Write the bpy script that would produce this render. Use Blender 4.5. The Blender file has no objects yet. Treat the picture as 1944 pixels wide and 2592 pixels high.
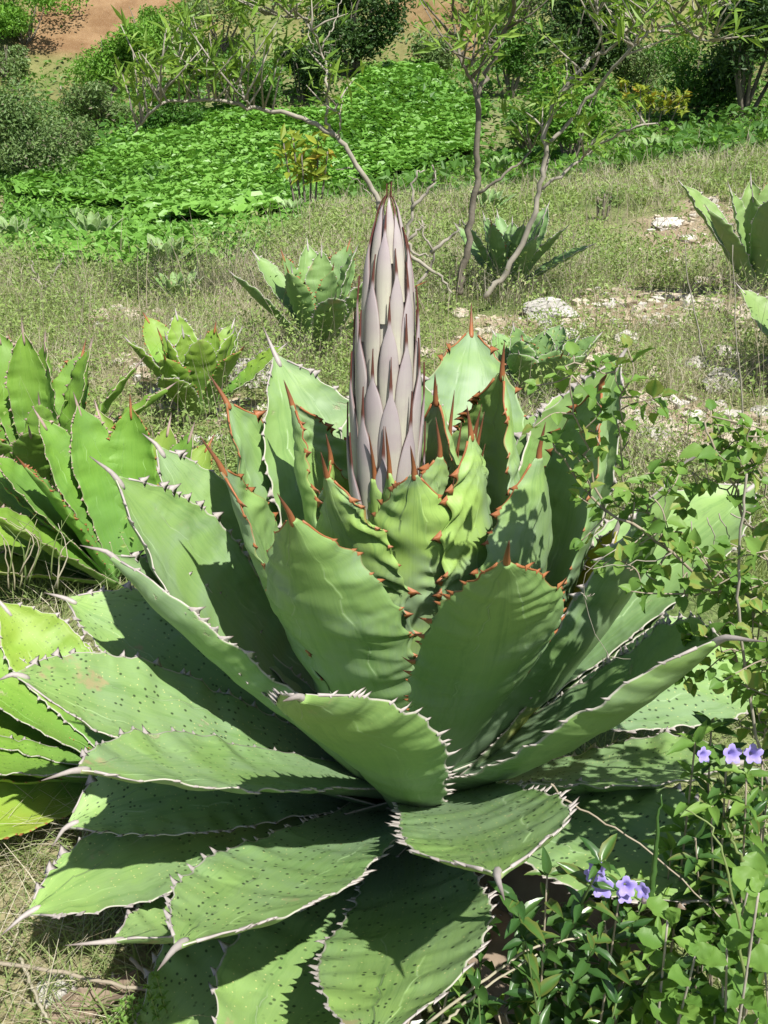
import bpy, math, random
import numpy as np
from mathutils import Vector, Matrix, noise as mnoise

S = bpy.context.scene
COL = S.collection
# ---------------------------------------------------------------- camera, sky, sun, exposure
PITCH = math.radians(28.0)
CAM = np.array([0.0, 0.0, 1.45])
FPX = 1050.0
cam_d = bpy.data.cameras.new('camera')
cam_d.sensor_fit = 'VERTICAL'; cam_d.sensor_height = 24.0; cam_d.lens = 24.0 * FPX / 1024.0
cam_d.clip_start = 0.02; cam_d.clip_end = 500
cam = bpy.data.objects.new('camera', cam_d); COL.objects.link(cam)
cam.location = CAM; cam.rotation_euler = (math.pi / 2 - PITCH, 0, 0)
S.camera = cam
SUN = Vector((0.27, -0.42, 0.87)).normalized()      # direction towards the sun
w = bpy.data.worlds.new('World'); S.world = w; w.use_nodes = True
nt = w.node_tree; nt.nodes.clear()
sky = nt.nodes.new('ShaderNodeTexSky'); sky.sky_type = 'NISHITA'; sky.sun_disc = False
sky.sun_elevation = math.asin(SUN.z); sky.sun_rotation = math.atan2(SUN.x, SUN.y)
sky.air_density = 1.0; sky.dust_density = 1.5
bg = nt.nodes.new('ShaderNodeBackground'); bg.inputs['Strength'].default_value = 0.07
wo = nt.nodes.new('ShaderNodeOutputWorld')
nt.links.new(sky.outputs[0], bg.inputs[0]); nt.links.new(bg.outputs[0], wo.inputs[0])
sl = bpy.data.lights.new('sun', 'SUN'); sl.energy = 5.0; sl.angle = math.radians(0.53); sl.color = (1.0, 0.96, 0.88)
sun = bpy.data.objects.new('sun', sl); COL.objects.link(sun)
sun.rotation_euler = SUN.to_track_quat('Z', 'Y').to_euler(); sun.location = (5, -2, 12)
S.view_settings.view_transform = 'Standard'; S.view_settings.look = 'None'
S.view_settings.exposure = 0.58; S.view_settings.gamma = 1.0
S.render.engine = 'CYCLES'
S.cycles.max_bounces = 6; S.cycles.diffuse_bounces = 3; S.cycles.glossy_bounces = 2; S.cycles.transmission_bounces = 3
S.cycles.transparent_max_bounces = 8

rng = np.random.default_rng(7)
random.seed(7)
FW = np.array([0, math.cos(PITCH), -math.sin(PITCH)]); UP = np.array([0, math.sin(PITCH), math.cos(PITCH)]); RT = np.array([1.0, 0, 0])
KO = 2592 / 1024.0

def ray(px, py):
    """unit-depth direction through a photo position (photo pixels, 1944 x 2592)"""
    return FW + RT * ((px / KO - 384) / FPX) - UP * ((py / KO - 512) / FPX)

def at(px, py, y):
    """the world point seen at a photo position that stands y metres in front of the camera"""
    d = ray(px, py); return CAM + d * (y / d[1])

# ---------------------------------------------------------------- terrain
def sst(a, b, x):
    t = np.clip((x - a) / (b - a), 0, 1); return t * t * (3 - 2 * t)

def fnoise(x, y, s, seed=0):
    """cheap smooth value noise on arrays"""
    x = np.asarray(x, float) * s + seed * 17.3; y = np.asarray(y, float) * s + seed * 9.1
    xi, yi = np.floor(x), np.floor(y); fx, fy = x - xi, y - yi
    fx = fx * fx * (3 - 2 * fx); fy = fy * fy * (3 - 2 * fy)
    h = lambda a, b: np.modf(np.abs(np.sin(a * 127.1 + b * 311.7) * 43758.5453))[0]
    return (h(xi, yi) * (1 - fx) + h(xi + 1, yi) * fx) * (1 - fy) + (h(xi, yi + 1) * (1 - fx) + h(xi + 1, yi + 1) * fx) * fy

def gz(x, y):
    x = np.asarray(x, float); y = np.asarray(y, float)
    u = np.clip(x / np.maximum(y, 6.0), -0.6, 0.6)
    z = -0.09 * (np.maximum(y, 2.0) - 2.0)
    z = np.where(y < 8, z, -0.54)
    yv = 20.5 + 9.0 * u
    sl_ = 0.150 - 0.24 * u
    z = z - sl_ * (np.clip(y, 8, yv) - 8)
    z = z + 0.055 * np.maximum(np.minimum(y, 34 + 4 * u) - yv, 0)
    z = z + 0.55 * np.maximum(y - (34 + 4 * u), 0) * sst(30, 44, y)
    z = np.where(y > 75, z, z)
    z = z + 0.9 * np.exp(-((x + 1.5) / 6.0) ** 2 - ((y - 28) / 5.0) ** 2)
    a = np.clip((y - 1.0) / 6.0, 0.15, 1.0)
    z = z + a * (0.22 * (fnoise(x, y, 0.35, 1) - .5) + 0.10 * (fnoise(x, y, 1.1, 2) - .5)) + 0.03 * (fnoise(x, y, 3.0, 3) - .5)
    z = z + sst(8, 40, y) * 1.4 * (fnoise(x, y, 0.12, 4) - .5)
    return z

def ground_at(px, py):
    """where the line of sight through a photo position meets the ground"""
    d = ray(px, py); d = d / d[1]
    ys = np.concatenate([np.linspace(0.4, 12, 900), np.linspace(12, 90, 1500)])
    P = CAM[None] + d[None] * ys[:, None]
    below = P[:, 2] < gz(P[:, 0], P[:, 1])
    i = int(np.argmax(below)) if below.any() else len(ys) - 1
    q = P[i]; return np.array([q[0], q[1], float(gz(q[0], q[1]))])

# ---------------------------------------------------------------- mesh helpers
def mesh_from(name, V, F, mats, smooth=True, uv=None, rnd=None, fmat=None):
    """V (n,3); F list of faces or (m,k) array; uv per vertex; rnd per vertex"""
    me = bpy.data.meshes.new(name)
    V = np.asarray(V, np.float32)
    if isinstance(F, np.ndarray):
        m, k = F.shape
        me.vertices.add(len(V)); me.vertices.foreach_set('co', V.ravel())
        me.loops.add(m * k); me.loops.foreach_set('vertex_index', F.astype(np.int32).ravel())
        me.polygons.add(m); me.polygons.foreach_set('loop_start', np.arange(0, m * k, k, dtype=np.int32))
        me.polygons.foreach_set('loop_total', np.full(m, k, np.int32))
        me.update(calc_edges=True)
    else:
        me.from_pydata(V.tolist(), [], F)
    if not isinstance(mats, (list, tuple)): mats = [mats]
    for m_ in mats: me.materials.append(m_)
    n = len(me.polygons)
    me.polygons.foreach_set('use_smooth', np.full(n, bool(smooth)))
    if fmat is not None: me.polygons.foreach_set('material_index', np.asarray(fmat, np.int32))
    if uv is not None:
        li = np.empty(len(me.loops), np.int32); me.loops.foreach_get('vertex_index', li)
        l = me.uv_layers.new(name='UVMap'); l.data.foreach_set('uv', np.asarray(uv, np.float32)[li].ravel())
    if rnd is not None:
        a = me.attributes.new('rnd', 'FLOAT', 'POINT'); a.data.foreach_set('value', np.asarray(rnd, np.float32))
    me.update()
    return me

def link(name, me, parent=None, label=None, cat=None, group=None, kind=None, loc=None):
    o = bpy.data.objects.new(name, me); COL.objects.link(o)
    if parent is not None: o.parent = parent
    if loc is not None: o.location = [float(v) for v in loc]
    for k, v in (('label', label), ('category', cat), ('group', group), ('kind', kind)):
        if v: o[k] = v
    return o

class MB:
    """collects faces of many little pieces into one mesh"""
    def __init__(s): s.V = []; s.F = []; s.uv = []; s.r = []; s.n = 0
    def add(s, V, F, r=0.5, uv=None):
        V = np.asarray(V, float); s.V.append(V); s.F += [[i + s.n for i in f] for f in F]
        s.r.append(np.full(len(V), r) if np.isscalar(r) else np.asarray(r))
        s.uv.append(np.zeros((len(V), 2)) if uv is None else np.asarray(uv)); s.n += len(V)
    def mesh(s, name, mat, smooth=True):
        return mesh_from(name, np.concatenate(s.V), s.F, mat, smooth, np.concatenate(s.uv), np.concatenate(s.r))

def tube(pts, rad, seg=6, cap=True):
    """a tapered bent tube through points -> V, F, t per vertex"""
    pts = np.asarray(pts, float); n = len(pts); rad = np.broadcast_to(np.asarray(rad, float), (n,))
    T = np.gradient(pts, axis=0); T /= np.linalg.norm(T, axis=1)[:, None] + 1e-9
    a = np.array([0, 0, 1.0]) if abs(T[0][2]) < .9 else np.array([1.0, 0, 0])
    V = []; x = np.cross(T[0], a)
    for i in range(n):
        x = x - T[i] * (x @ T[i]); x /= np.linalg.norm(x) + 1e-9; y_ = np.cross(T[i], x)
        th = np.arange(seg) * 2 * math.pi / seg
        V.append(pts[i] + rad[i] * (np.cos(th)[:, None] * x + np.sin(th)[:, None] * y_))
    V = np.concatenate(V); F = []
    for i in range(n - 1):
        for j in range(seg):
            k = (j + 1) % seg; F.append([i * seg + j, i * seg + k, (i + 1) * seg + k, (i + 1) * seg + j])
    if cap: F.append(list(range(seg))[::-1]); F.append([(n - 1) * seg + j for j in range(seg)])
    return V, F, np.repeat(np.linspace(0, 1, n), seg)

def spline(P, n):
    """Catmull-Rom through control points"""
    P = np.asarray(P, float)
    if len(P) == 2: return P[0] + (P[1] - P[0]) * np.linspace(0, 1, n)[:, None]
    Q = np.concatenate([[2 * P[0] - P[1]], P, [2 * P[-1] - P[-2]]])
    out = []
    for u in np.linspace(0, len(P) - 1 - 1e-6, n):
        i = int(u); t = u - i; a, b, c, d = Q[i:i + 4]
        out.append(.5 * (2 * b + (c - a) * t + (2 * a - 5 * b + 4 * c - d) * t * t + (3 * b - a - 3 * c + d) * t ** 3))
    return np.array(out)

# ---------------------------------------------------------------- materials
class NT:
    """small node-graph writer"""
    def __init__(s, name):
        s.m = bpy.data.materials.new(name); s.m.use_nodes = True; s.t = s.m.node_tree; s.t.nodes.clear()
        s.out = s.t.nodes.new('ShaderNodeOutputMaterial')
    def n(s, typ, ins=None, **kw):
        nd = s.t.nodes.new(typ)
        for k, v in kw.items(): setattr(nd, k, v)
        for k, v in (ins or {}).items():
            if isinstance(v, bpy.types.NodeSocket): s.t.links.new(v, nd.inputs[k])
            else: nd.inputs[k].default_value = v
        return nd
    def math(s, op, a, b=0.0, c=0.0, clamp=False):
        nd = s.n('ShaderNodeMath', {0: a, 1: b, 2: c}, operation=op); nd.use_clamp = clamp; return nd.outputs[0]
    def step(s, x, a, b):
        return s.n('ShaderNodeMapRange', {0: x, 1: a, 2: b, 3: 0.0, 4: 1.0}, interpolation_type='SMOOTHSTEP').outputs[0]
    def mix(s, f, a, b, blend='MIX'):
        nd = s.n('ShaderNodeMix', data_type='RGBA', blend_type=blend)
        for i, v in ((0, f), (6, a), (7, b)):
            if isinstance(v, bpy.types.NodeSocket): s.t.links.new(v, nd.inputs[i])
            else: nd.inputs[i].default_value = v if i == 0 else (*v, 1) if len(v) == 3 else v
        return nd.outputs[2]
    def noise(s, scale, detail=3, vec=None, rough=.5, dist=0.0):
        ins = {'Scale': scale, 'Detail': detail, 'Roughness': rough, 'Distortion': dist}
        if vec is not None: ins['Vector'] = vec
        return s.n('ShaderNodeTexNoise', ins).outputs[0]
    def attr(s, name, typ='GEOMETRY'):
        return s.n('ShaderNodeAttribute', attribute_type=typ, attribute_name=name).outputs['Fac']
    def bsdf(s, col, rough=.6, spec=.4, bump=None, bstr=.3, bdist=.01, trans=0.0, tcol=None, sheen=0.0):
        ins = {'Base Color': col if isinstance(col, bpy.types.NodeSocket) else (*col, 1), 'Roughness': rough, 'Specular IOR Level': spec}
        b = s.n('ShaderNodeBsdfPrincipled', ins)
        if sheen: b.inputs['Sheen Weight'].default_value = sheen
        if bump is not None:
            bn = s.n('ShaderNodeBump', {'Height': bump, 'Strength': bstr, 'Distance': bdist}); s.t.links.new(bn.outputs[0], b.inputs['Normal'])
        o = b.outputs[0]
        if trans:
            tr = s.n('ShaderNodeBsdfTranslucent', {'Color': tcol if tcol is not None else (col if isinstance(col, bpy.types.NodeSocket) else (*col, 1))})
            o = s.n('ShaderNodeMixShader', {0: trans, 1: o, 2: tr.outputs[0]}).outputs[0]
        s.t.links.new(o, s.out.inputs[0]); return s.m

def foliage_mat(name, c1, c2, c3=None, trans=.3, rough=.5, spec=.35):
    g = NT(name); r = g.attr('rnd')
    c = g.mix(r, c1, c2)
    if c3: c = g.mix(g.step(r, .86, .95), c, c3)
    tc = g.mix(.55, c, (c2[0] * 1.5, c2[1] * 1.5, c2[2] * .7))
    return g.bsdf(c, rough, spec, trans=trans, tcol=tc)

def agave_mat(name, base, mid, tip, imprint=1.0, dark=(.03, .05, .02)):
    g = NT(name)
    uv = g.n('ShaderNodeTexCoord').outputs['UV']
    sp = g.n('ShaderNodeSeparateXYZ', {0: uv}); u, t = sp.outputs[0], sp.outputs[1]
    s_ = g.math('SUBTRACT', g.math('MULTIPLY', u, 2.0), 1.0); x = g.math('ABSOLUTE', s_)
    old = g.attr('old', 'OBJECT'); yel = g.attr('yel', 'OBJECT')
    oi = g.n('ShaderNodeObjectInfo').outputs['Random']
    obj = g.n('ShaderNodeTexCoord').outputs['Object']
    nz = g.noise(9, 4, obj); nz2 = g.noise(40, 3, obj)
    # bloom at the base, green in the middle, yellower towards the tip of the old leaves
    c = g.mix(g.step(t, .02, .62), base, mid)
    c = g.mix(g.math('MULTIPLY', g.step(t, .35, 1.0), g.math('ADD', .25, g.math('MULTIPLY', old, .6))), c, tip)
    c = g.mix(g.math('MULTIPLY', g.step(nz, .35, .75), .35), c, (base[0] * .8, base[1] * .85, base[2] * .7))
    c = g.mix(g.math('MULTIPLY', oi, .25), c, (tip[0] * .75, tip[1] * .8, tip[2] * .7))
    c = g.mix(g.math('MULTIPLY', g.math('SUBTRACT', 1.0, g.step(old, .02, .25)), g.math('MULTIPLY', g.step(t, .15, .7), .95)), c, (tip[0] * 1.15, tip[1] * 1.12, tip[2] * 1.05))
    # waxy bloom, rubbed off in places
    bl = g.noise(4.5, 7, obj, .62, .6)
    c = g.mix(g.math('MULTIPLY', g.step(bl, .42, .62), g.math('SUBTRACT', .85, g.math('MULTIPLY', old, .6))), c, (base[0] * 1.25, base[1] * 1.18, base[2] * 1.15))
    rub = g.n('ShaderNodeTexNoise', {'Vector': g.n('ShaderNodeMapping', {0: uv, 1: g.n('ShaderNodeCombineXYZ', {0: g.math('MULTIPLY', oi, 50.0)}).outputs[0], 3: (9.0, 3.0, 1.0)}).outputs[0], 'Scale': 1.0, 'Detail': 6.0, 'Roughness': .7}).outputs[0]
    c = g.mix(g.math('MULTIPLY', g.step(rub, .50, .66), .55), c, (mid[0] * .72, mid[1] * .80, mid[2] * .62))
    # fine long fibres
    fib = g.n('ShaderNodeTexNoise', {'Vector': g.n('ShaderNodeMapping', {0: uv, 3: (60.0, 2.5, 1.0)}).outputs[0], 'Scale': 1.0, 'Detail': 3.0}).outputs[0]
    c = g.mix(g.math('MULTIPLY', g.step(fib, .3, .8), .16), c, (tip[0] * 1.25, tip[1] * 1.15, tip[2] * 1.2))
    # yellowing leaves
    c = g.mix(g.math('MULTIPLY', yel, g.step(g.math('ADD', nz, g.math('MULTIPLY', t, .5)), .45, .95)), c, (.42, .38, .035))
    # print of the neighbouring leaf's margin, left while both were folded in the bud
    saw = g.math('ABSOLUTE', g.math('SUBTRACT', g.math('FRACT', g.math('ADD', g.math('MULTIPLY', t, 11.0), g.math('MULTIPLY', nz, .8))), .62))
    shift = g.math('MULTIPLY', oi, .22)
    d = g.math('SUBTRACT', g.math('SUBTRACT', x, g.math('ADD', g.math('MULTIPLY', g.step(t, .2, .95), -.28), g.math('ADD', .42, shift))), g.math('MULTIPLY', saw, .13))
    line = g.math('SUBTRACT', 1.0, g.step(g.math('ABSOLUTE', d), .0, .014))
    msk = g.math('MULTIPLY', g.math('MULTIPLY', g.step(t, .25, .45), g.step(g.noise(14, 2, obj), .42, .6)), imprint)
    line = g.math('MULTIPLY', line, msk)
    c = g.mix(g.math('MULTIPLY', line, .38), c, (.40, .50, .33))
    # dark and pale specks and scars on the old leaves
    suv = g.n('ShaderNodeVectorMath', {0: g.n('ShaderNodeMapping', {0: uv, 3: (13.0, 40.0, 1.0)}).outputs[0], 1: g.n('ShaderNodeCombineXYZ', {0: g.math('MULTIPLY', oi, 37.0), 1: g.math('MULTIPLY', oi, 91.0), 2: 0.0}).outputs[0]}, operation='ADD').outputs[0]
    v1 = g.n('ShaderNodeTexVoronoi', {'Vector': suv, 'Scale': 1.0}, voronoi_dimensions='2D'); d1 = v1.outputs['Distance']; r1 = g.n('ShaderNodeSeparateColor', {0: v1.outputs['Color']}).outputs[0]
    clus = g.step(g.noise(6, 2, obj), .33, .5)
    k1 = g.math('MULTIPLY', g.math('MULTIPLY', g.math('SUBTRACT', 1.0, g.step(d1, .09, .20)), g.step(r1, .45, .50)), g.math('MULTIPLY', g.step(old, .55, .82), clus))
    c = g.mix(g.math('MULTIPLY', k1, .92), c, dark)
    v2 = g.n('ShaderNodeTexVoronoi', {'Vector': suv, 'Scale': 1.4}, voronoi_dimensions='2D'); d2 = v2.outputs['Distance']; r2 = g.n('ShaderNodeSeparateColor', {0: v2.outputs['Color']}).outputs[1]
    k2 = g.math('MULTIPLY', g.math('MULTIPLY', g.math('SUBTRACT', 1.0, g.step(d2, .05, .13)), g.step(r2, .72, .78)), g.step(old, .5, .85))
    c = g.mix(g.math('MULTIPLY', k2, .75), c, (.55, .55, .22))
    sc = g.math('MULTIPLY', g.step(g.noise(13, 6, obj, .68), .665, .73), g.step(old, .3, .5))
    c = g.mix(g.math('MULTIPLY', sc, .6), c, (.40, .33, .24))
    burn = g.math('MULTIPLY', g.step(g.math('ADD', g.noise(9, 6, obj, .65), g.math('MULTIPLY', g.math('MULTIPLY', t, t), .16)), .72, .80), g.step(old, .42, .6))
    c = g.mix(g.math('MULTIPLY', burn, .75), c, (.34, .27, .15))
    # horny margin
    rim = g.math('MULTIPLY', g.step(x, .966, .994), g.math('MAXIMUM', g.step(old, .38, .5), g.step(t, .80, .92)))
    c = g.mix(g.math('MULTIPLY', rim, .9), c, g.mix(g.step(old, .38, .5), (.26, .10, .04), (.46, .43, .38)))
    h = g.math('ADD', g.math('MULTIPLY', g.step(d, -.03, .03), g.math('MULTIPLY', msk, .8)), g.math('ADD', g.math('MULTIPLY', nz2, .10), g.math('MULTIPLY', fib, .12)))
    h = g.math('ADD', h, g.math('MULTIPLY', sc, -.4))
    rgh = g.math('ADD', .42, g.math('MULTIPLY', nz, .25))
    return g.bsdf(c, rgh, .38, h, .75, .003)

M = {}
M['agave'] = agave_mat('agave_leaf', (.176, .260, .188), (.158, .275, .104), (.255, .400, .100))
M['agave_yellow'] = agave_mat('agave_leaf_yellow_green', (.100, .215, .055), (.130, .285, .040), (.195, .355, .045), .6)
M['agave_far'] = agave_mat('agave_leaf_grey_green', (.130, .230, .110), (.150, .280, .090), (.220, .350, .110), .5)
g = NT('agave_spine'); t_ = g.attr('rnd'); old = g.attr('old', 'OBJECT')
young = g.mix(g.step(t_, .20, 1.0), (.37, .135, .045), (.10, .034, .018))
aged = g.mix(g.step(t_, .5, 1.0), (.46, .42, .40), (.16, .13, .12))
c = g.mix(g.step(old, .38, .5), young, aged)
c = g.mix(g.math('MULTIPLY', g.noise(120, 3, g.n('ShaderNodeTexCoord').outputs['Object']), .4), c, (.12, .08, .06))
M['spine'] = g.bsdf(c, .5, .35)
g = NT('bract'); uv = g.n('ShaderNodeTexCoord').outputs['UV']
sp = g.n('ShaderNodeSeparateXYZ', {0: uv}); x = g.math('ABSOLUTE', g.math('SUBTRACT', g.math('MULTIPLY', sp.outputs[0], 2.0), 1.0)); t_ = sp.outputs[1]
oi = g.n('ShaderNodeObjectInfo').outputs['Random']; obj = g.n('ShaderNodeTexCoord').outputs['Object']
c = g.mix(g.step(t_, .15, .70), (.53, .52, .41), (.430, .380, .385))
c = g.mix(g.math('MULTIPLY', g.step(g.noise(30, 4, obj), .4, .7), .35), c, (.36, .27, .32))
fib = g.n('ShaderNodeTexNoise', {'Vector': g.n('ShaderNodeMapping', {0: uv, 3: (26.0, 1.5, 1.0)}).outputs[0], 'Scale': 1.0, 'Detail': 3.0}).outputs[0]
c = g.mix(g.math('MULTIPLY', g.step(fib, .45, .7), .25), c, (.33, .25, .28))
c = g.mix(g.step(t_, .76, .83), c, (.13, .050, .036))
c = g.mix(g.math('MULTIPLY', g.step(x, .95, 1.0), .5), c, (.14, .05, .045))
M['bract'] = g.bsdf(c, .5, .35, fib, .25, .001)
M['bark'] = (lambda g: g.bsdf(g.mix(g.noise(30, 4, g.n('ShaderNodeTexCoord').outputs['Object']), (.10, .082, .062), (.27, .245, .20)), .85, .2, g.noise(60, 3, g.n('ShaderNodeTexCoord').outputs['Object']), .5, .004))(NT('bark'))
M['pale_bark'] = (lambda g: g.bsdf(g.mix(g.noise(25, 4, g.n('ShaderNodeTexCoord').outputs['Object']), (.21, .185, .145), (.44, .41, .345)), .85, .2))(NT('pale_bark'))
M['twig'] = (lambda g: g.bsdf(g.mix(g.noise(40, 3, g.n('ShaderNodeTexCoord').outputs['Object']), (.20, .16, .11), (.42, .37, .29)), .8, .2))(NT('twig'))
M['willow'] = foliage_mat('willow_leaf', (.12, .24, .035), (.25, .38, .06), trans=.35)
M['vine'] = foliage_mat('vine_leaf', (.095, .235, .032), (.215, .43, .075), trans=.22, rough=.42)
M['bush'] = foliage_mat('bush_leaf', (.045, .13, .02), (.12, .26, .04), trans=.3)
M['bush_bright'] = foliage_mat('bright_bush_leaf', (.09, .22, .025), (.20, .39, .055), trans=.3)
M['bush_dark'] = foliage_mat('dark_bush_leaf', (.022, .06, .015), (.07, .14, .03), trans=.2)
M['bush_grey'] = foliage_mat('grey_bush_leaf', (.10, .18, .055), (.20, .29, .10), (.22, .20, .14), trans=.25)
M['bush_yellow'] = foliage_mat('yellow_bush_leaf', (.20, .28, .03), (.38, .42, .06), (.45, .26, .04), trans=.35)
M['grass'] = foliage_mat('grass_blade', (.15, .225, .07), (.32, .385, .15), (.46, .42, .28), trans=.3)
M['dry_grass'] = foliage_mat('dry_grass_blade', (.38, .34, .24), (.58, .54, .42), (.24, .20, .13), trans=.2)
M['herb'] = foliage_mat('herb_leaf', (.15, .24, .065), (.32, .42, .13), (.40, .37, .22), trans=.3)
M['shrub'] = foliage_mat('shrub_leaf', (.11, .23, .045), (.21, .35, .075), (.28, .33, .08), trans=.33, rough=.5)
M['glossy'] = foliage_mat('glossy_leaf', (.035, .095, .025), (.085, .175, .038), (.16, .17, .04), trans=.2, rough=.33, spec=.5)
M['petal'] = foliage_mat('violet_petal', (.30, .24, .72), (.50, .42, .88), trans=.3)
M['bud'] = foliage_mat('pink_bud', (.55, .40, .52), (.70, .56, .66), trans=.2)
M['dead'] = (lambda g: g.bsdf(g.mix(g.noise(18, 4, g.n('ShaderNodeTexCoord').outputs['Object']), (.10, .065, .045), (.36, .29, .22)), .8, .2))(NT('dead_leaf'))
def rock_mat(name, a, b, c_):
    g = NT(name); o_ = g.n('ShaderNodeTexCoord').outputs['Object']
    n1 = g.noise(6, 6, o_, .6); n2 = g.noise(26, 5, o_, .65)
    c = g.mix(g.step(n1, .35, .65), a, b); c = g.mix(g.step(n2, .52, .68), c, c_)
    cr = g.n('ShaderNodeTexVoronoi', {'Vector': o_, 'Scale': 9.0}, feature='DISTANCE_TO_EDGE').outputs[0]
    c = g.mix(g.math('MULTIPLY', g.math('SUBTRACT', 1.0, g.step(cr, .0, .05)), .35), c, (.12, .10, .08))
    return g.bsdf(c, .9, .2, g.math('ADD', n2, g.math('MULTIPLY', g.step(cr, 0, .06), .4)), .9, .02)
M['rock_grey'] = rock_mat('rock_grey', (.40, .385, .35), (.55, .53, .49), (.22, .21, .19))
M['rock_tan'] = rock_mat('rock_tan', (.46, .39, .29), (.60, .55, .46), (.36, .27, .18))
M['rock_white'] = rock_mat('rock_white', (.56, .53, .47), (.68, .65, .60), (.40, .36, .30))
g = NT('pebble'); r = g.attr('rnd')
c = g.mix(g.step(r, 0, .6), (.37, .30, .215), (.53, .47, .37)); c = g.mix(g.step(r, .6, .85), c, (.50, .475, .43))
M['pebble'] = g.bsdf(c, .9, .2)
g = NT('ground'); o_ = g.n('ShaderNodeTexCoord').outputs['Object']
field = g.attr('rnd')
soil = g.mix(g.step(g.noise(1.6, 6, o_, .65), .3, .7), (.235, .170, .110), (.40, .32, .225))
soil = g.mix(g.step(g.n('ShaderNodeSeparateXYZ', {0: o_}).outputs[1], 24.0, 32.0), soil, g.mix(g.step(g.noise(1.1, 6, o_, .7), .35, .65), (.19, .105, .05), (.29, .18, .095)))
soil = g.mix(g.math('MULTIPLY', g.step(g.noise(60, 4, o_, .7), .5, .7), .5), soil, (.50, .42, .31))
veg = g.mix(g.step(g.noise(2.2, 5, o_, .65), .3, .7), (.10, .16, .045), (.20, .24, .09))
c = g.mix(field, soil, veg)
vor = g.n('ShaderNodeTexVoronoi', {'Vector': o_, 'Scale': 45.0}).outputs['Distance']
M['ground'] = g.bsdf(c, .95, .1, g.math('ADD', g.noise(35, 5, o_, .7), vor), .8, .015)

# ---------------------------------------------------------------- the ground
def in_poly(x, y, P):
    c = np.zeros(len(x), bool); j = len(P) - 1
    for i in range(len(P)):
        k = ((P[i, 1] > y) != (P[j, 1] > y)) & (x < (P[j, 0] - P[i, 0]) * (y - P[i, 1]) / (P[j, 1] - P[i, 1] + 1e-12) + P[i, 0]); c ^= k; j = i
    return c
TILLED = np.array([ground_at(a, b)[:2] for a, b in ((30, 140), (80, 60), (130, -40), (450, -40), (440, 20), (380, 60), (300, 115), (180, 155))])
GRAVEL = np.array([ground_at(a, b)[:2] for a, b in ((1640, 560), (1740, 490), (1880, 540), (1990, 720), (2040, 1250), (1680, 1250), (1560, 1080), (1480, 940), (1400, 850), (1250, 900), (1120, 1000), (900, 1000), (880, 930), (1050, 880), (1190, 830), (1330, 770), (1470, 740), (1600, 690))])
GRAVEL2 = np.array([ground_at(a, b)[:2] for a, b in ((230, 830), (300, 770), (420, 760), (470, 800), (420, 860), (380, 960), (560, 1030), (640, 1080), (600, 1150), (450, 1150), (330, 1000))])
BANK = np.array([ground_at(a, b)[:2] for a, b in ((950, -40), (1240, -40), (1245, 60), (1225, 140), (1170, 160), (1120, 90), (1060, 60), (980, 60))])
def veg_amount(x, y):
    """0 bare gravel .. 1 fully grown over"""
    u = x / np.maximum(y, 1.0)
    v = 0.75 + 0.5 * (fnoise(x, y, .9, 11) - .5)
    sh = np.shape(x); xr, yr = np.ravel(x), np.ravel(y)
    xf, yf = xr + .30 * (fnoise(xr, yr, 2.2, 43) - .5) + .2 * (fnoise(xr, yr, 6, 45) - .5), yr + .7 * (fnoise(xr, yr, 1.7, 44) - .5)
    gravel = (in_poly(xf, yf, GRAVEL) | in_poly(xf, yf, GRAVEL2)).reshape(sh) * 1.0
    v = v * (1 - .9 * gravel * sst(.42, .62, .55 * fnoise(x, y, 1.6, 13) + .45 * fnoise(x, y, 4.0, 14) + .02 + .10 * sst(5.0, 7.0, y)))
    v = v * (1 - .5 * sst(-.12, -.2, u) * (1 - sst(1.4, 1.9, y)))                      # dry corner by the big plant
    sh = np.shape(x); xf, yf = np.ravel(x) + .5 * (fnoise(np.ravel(x), np.ravel(y), 1.2, 41) - .5), np.ravel(y) + .8 * (fnoise(np.ravel(x), np.ravel(y), .9, 42) - .5)
    tilled = in_poly(xf, yf, TILLED).reshape(sh) * 1.0; bank = in_poly(xf, yf, BANK).reshape(sh) * 1.0
    return np.clip(v * (1 - .97 * tilled) * (1 - .8 * bank), 0, 1)

ty = np.concatenate([np.linspace(-4, 0.3, 14), np.linspace(.35, 6, 90), np.geomspace(6.1, 110, 150)])
tu = np.linspace(-1.3, 1.3, 170)
Yg, Ug = np.meshgrid(ty, tu, indexing='ij'); Xg = Ug * (np.abs(Yg) + 4.0)
Zg = gz(Xg, Yg)
ny, nx = Xg.shape
idx = np.arange(ny * nx).reshape(ny, nx)
GF = np.stack([idx[:-1, :-1], idx[:-1, 1:], idx[1:, 1:], idx[1:, :-1]], -1).reshape(-1, 4)
gm = mesh_from('ground', np.stack([Xg, Yg, Zg], -1).reshape(-1, 3), GF, M['ground'], True, rnd=veg_amount(Xg, Yg).ravel())
link('ground', gm, kind='structure', label='stony hillside sloping down to a green gully')

# ---------------------------------------------------------------- agave leaves
WT = np.array([0, .08, .2, .35, .5, .62, .72, .82, .9, .96, 1.]); WV = np.array([.80, .72, .68, .78, .93, 1, .96, .78, .50, .24, .05])
_tt = np.linspace(0, 1, 201); _v = np.interp(_tt, WT, WV)
_vp = np.convolve(np.pad(_v, 7, mode='edge'), np.ones(15) / 15, 'valid'); _vp[-8:] = np.linspace(_vp[-8], .05, 8)
def wprof(t): return np.interp(t, _tt, _vp)

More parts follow.
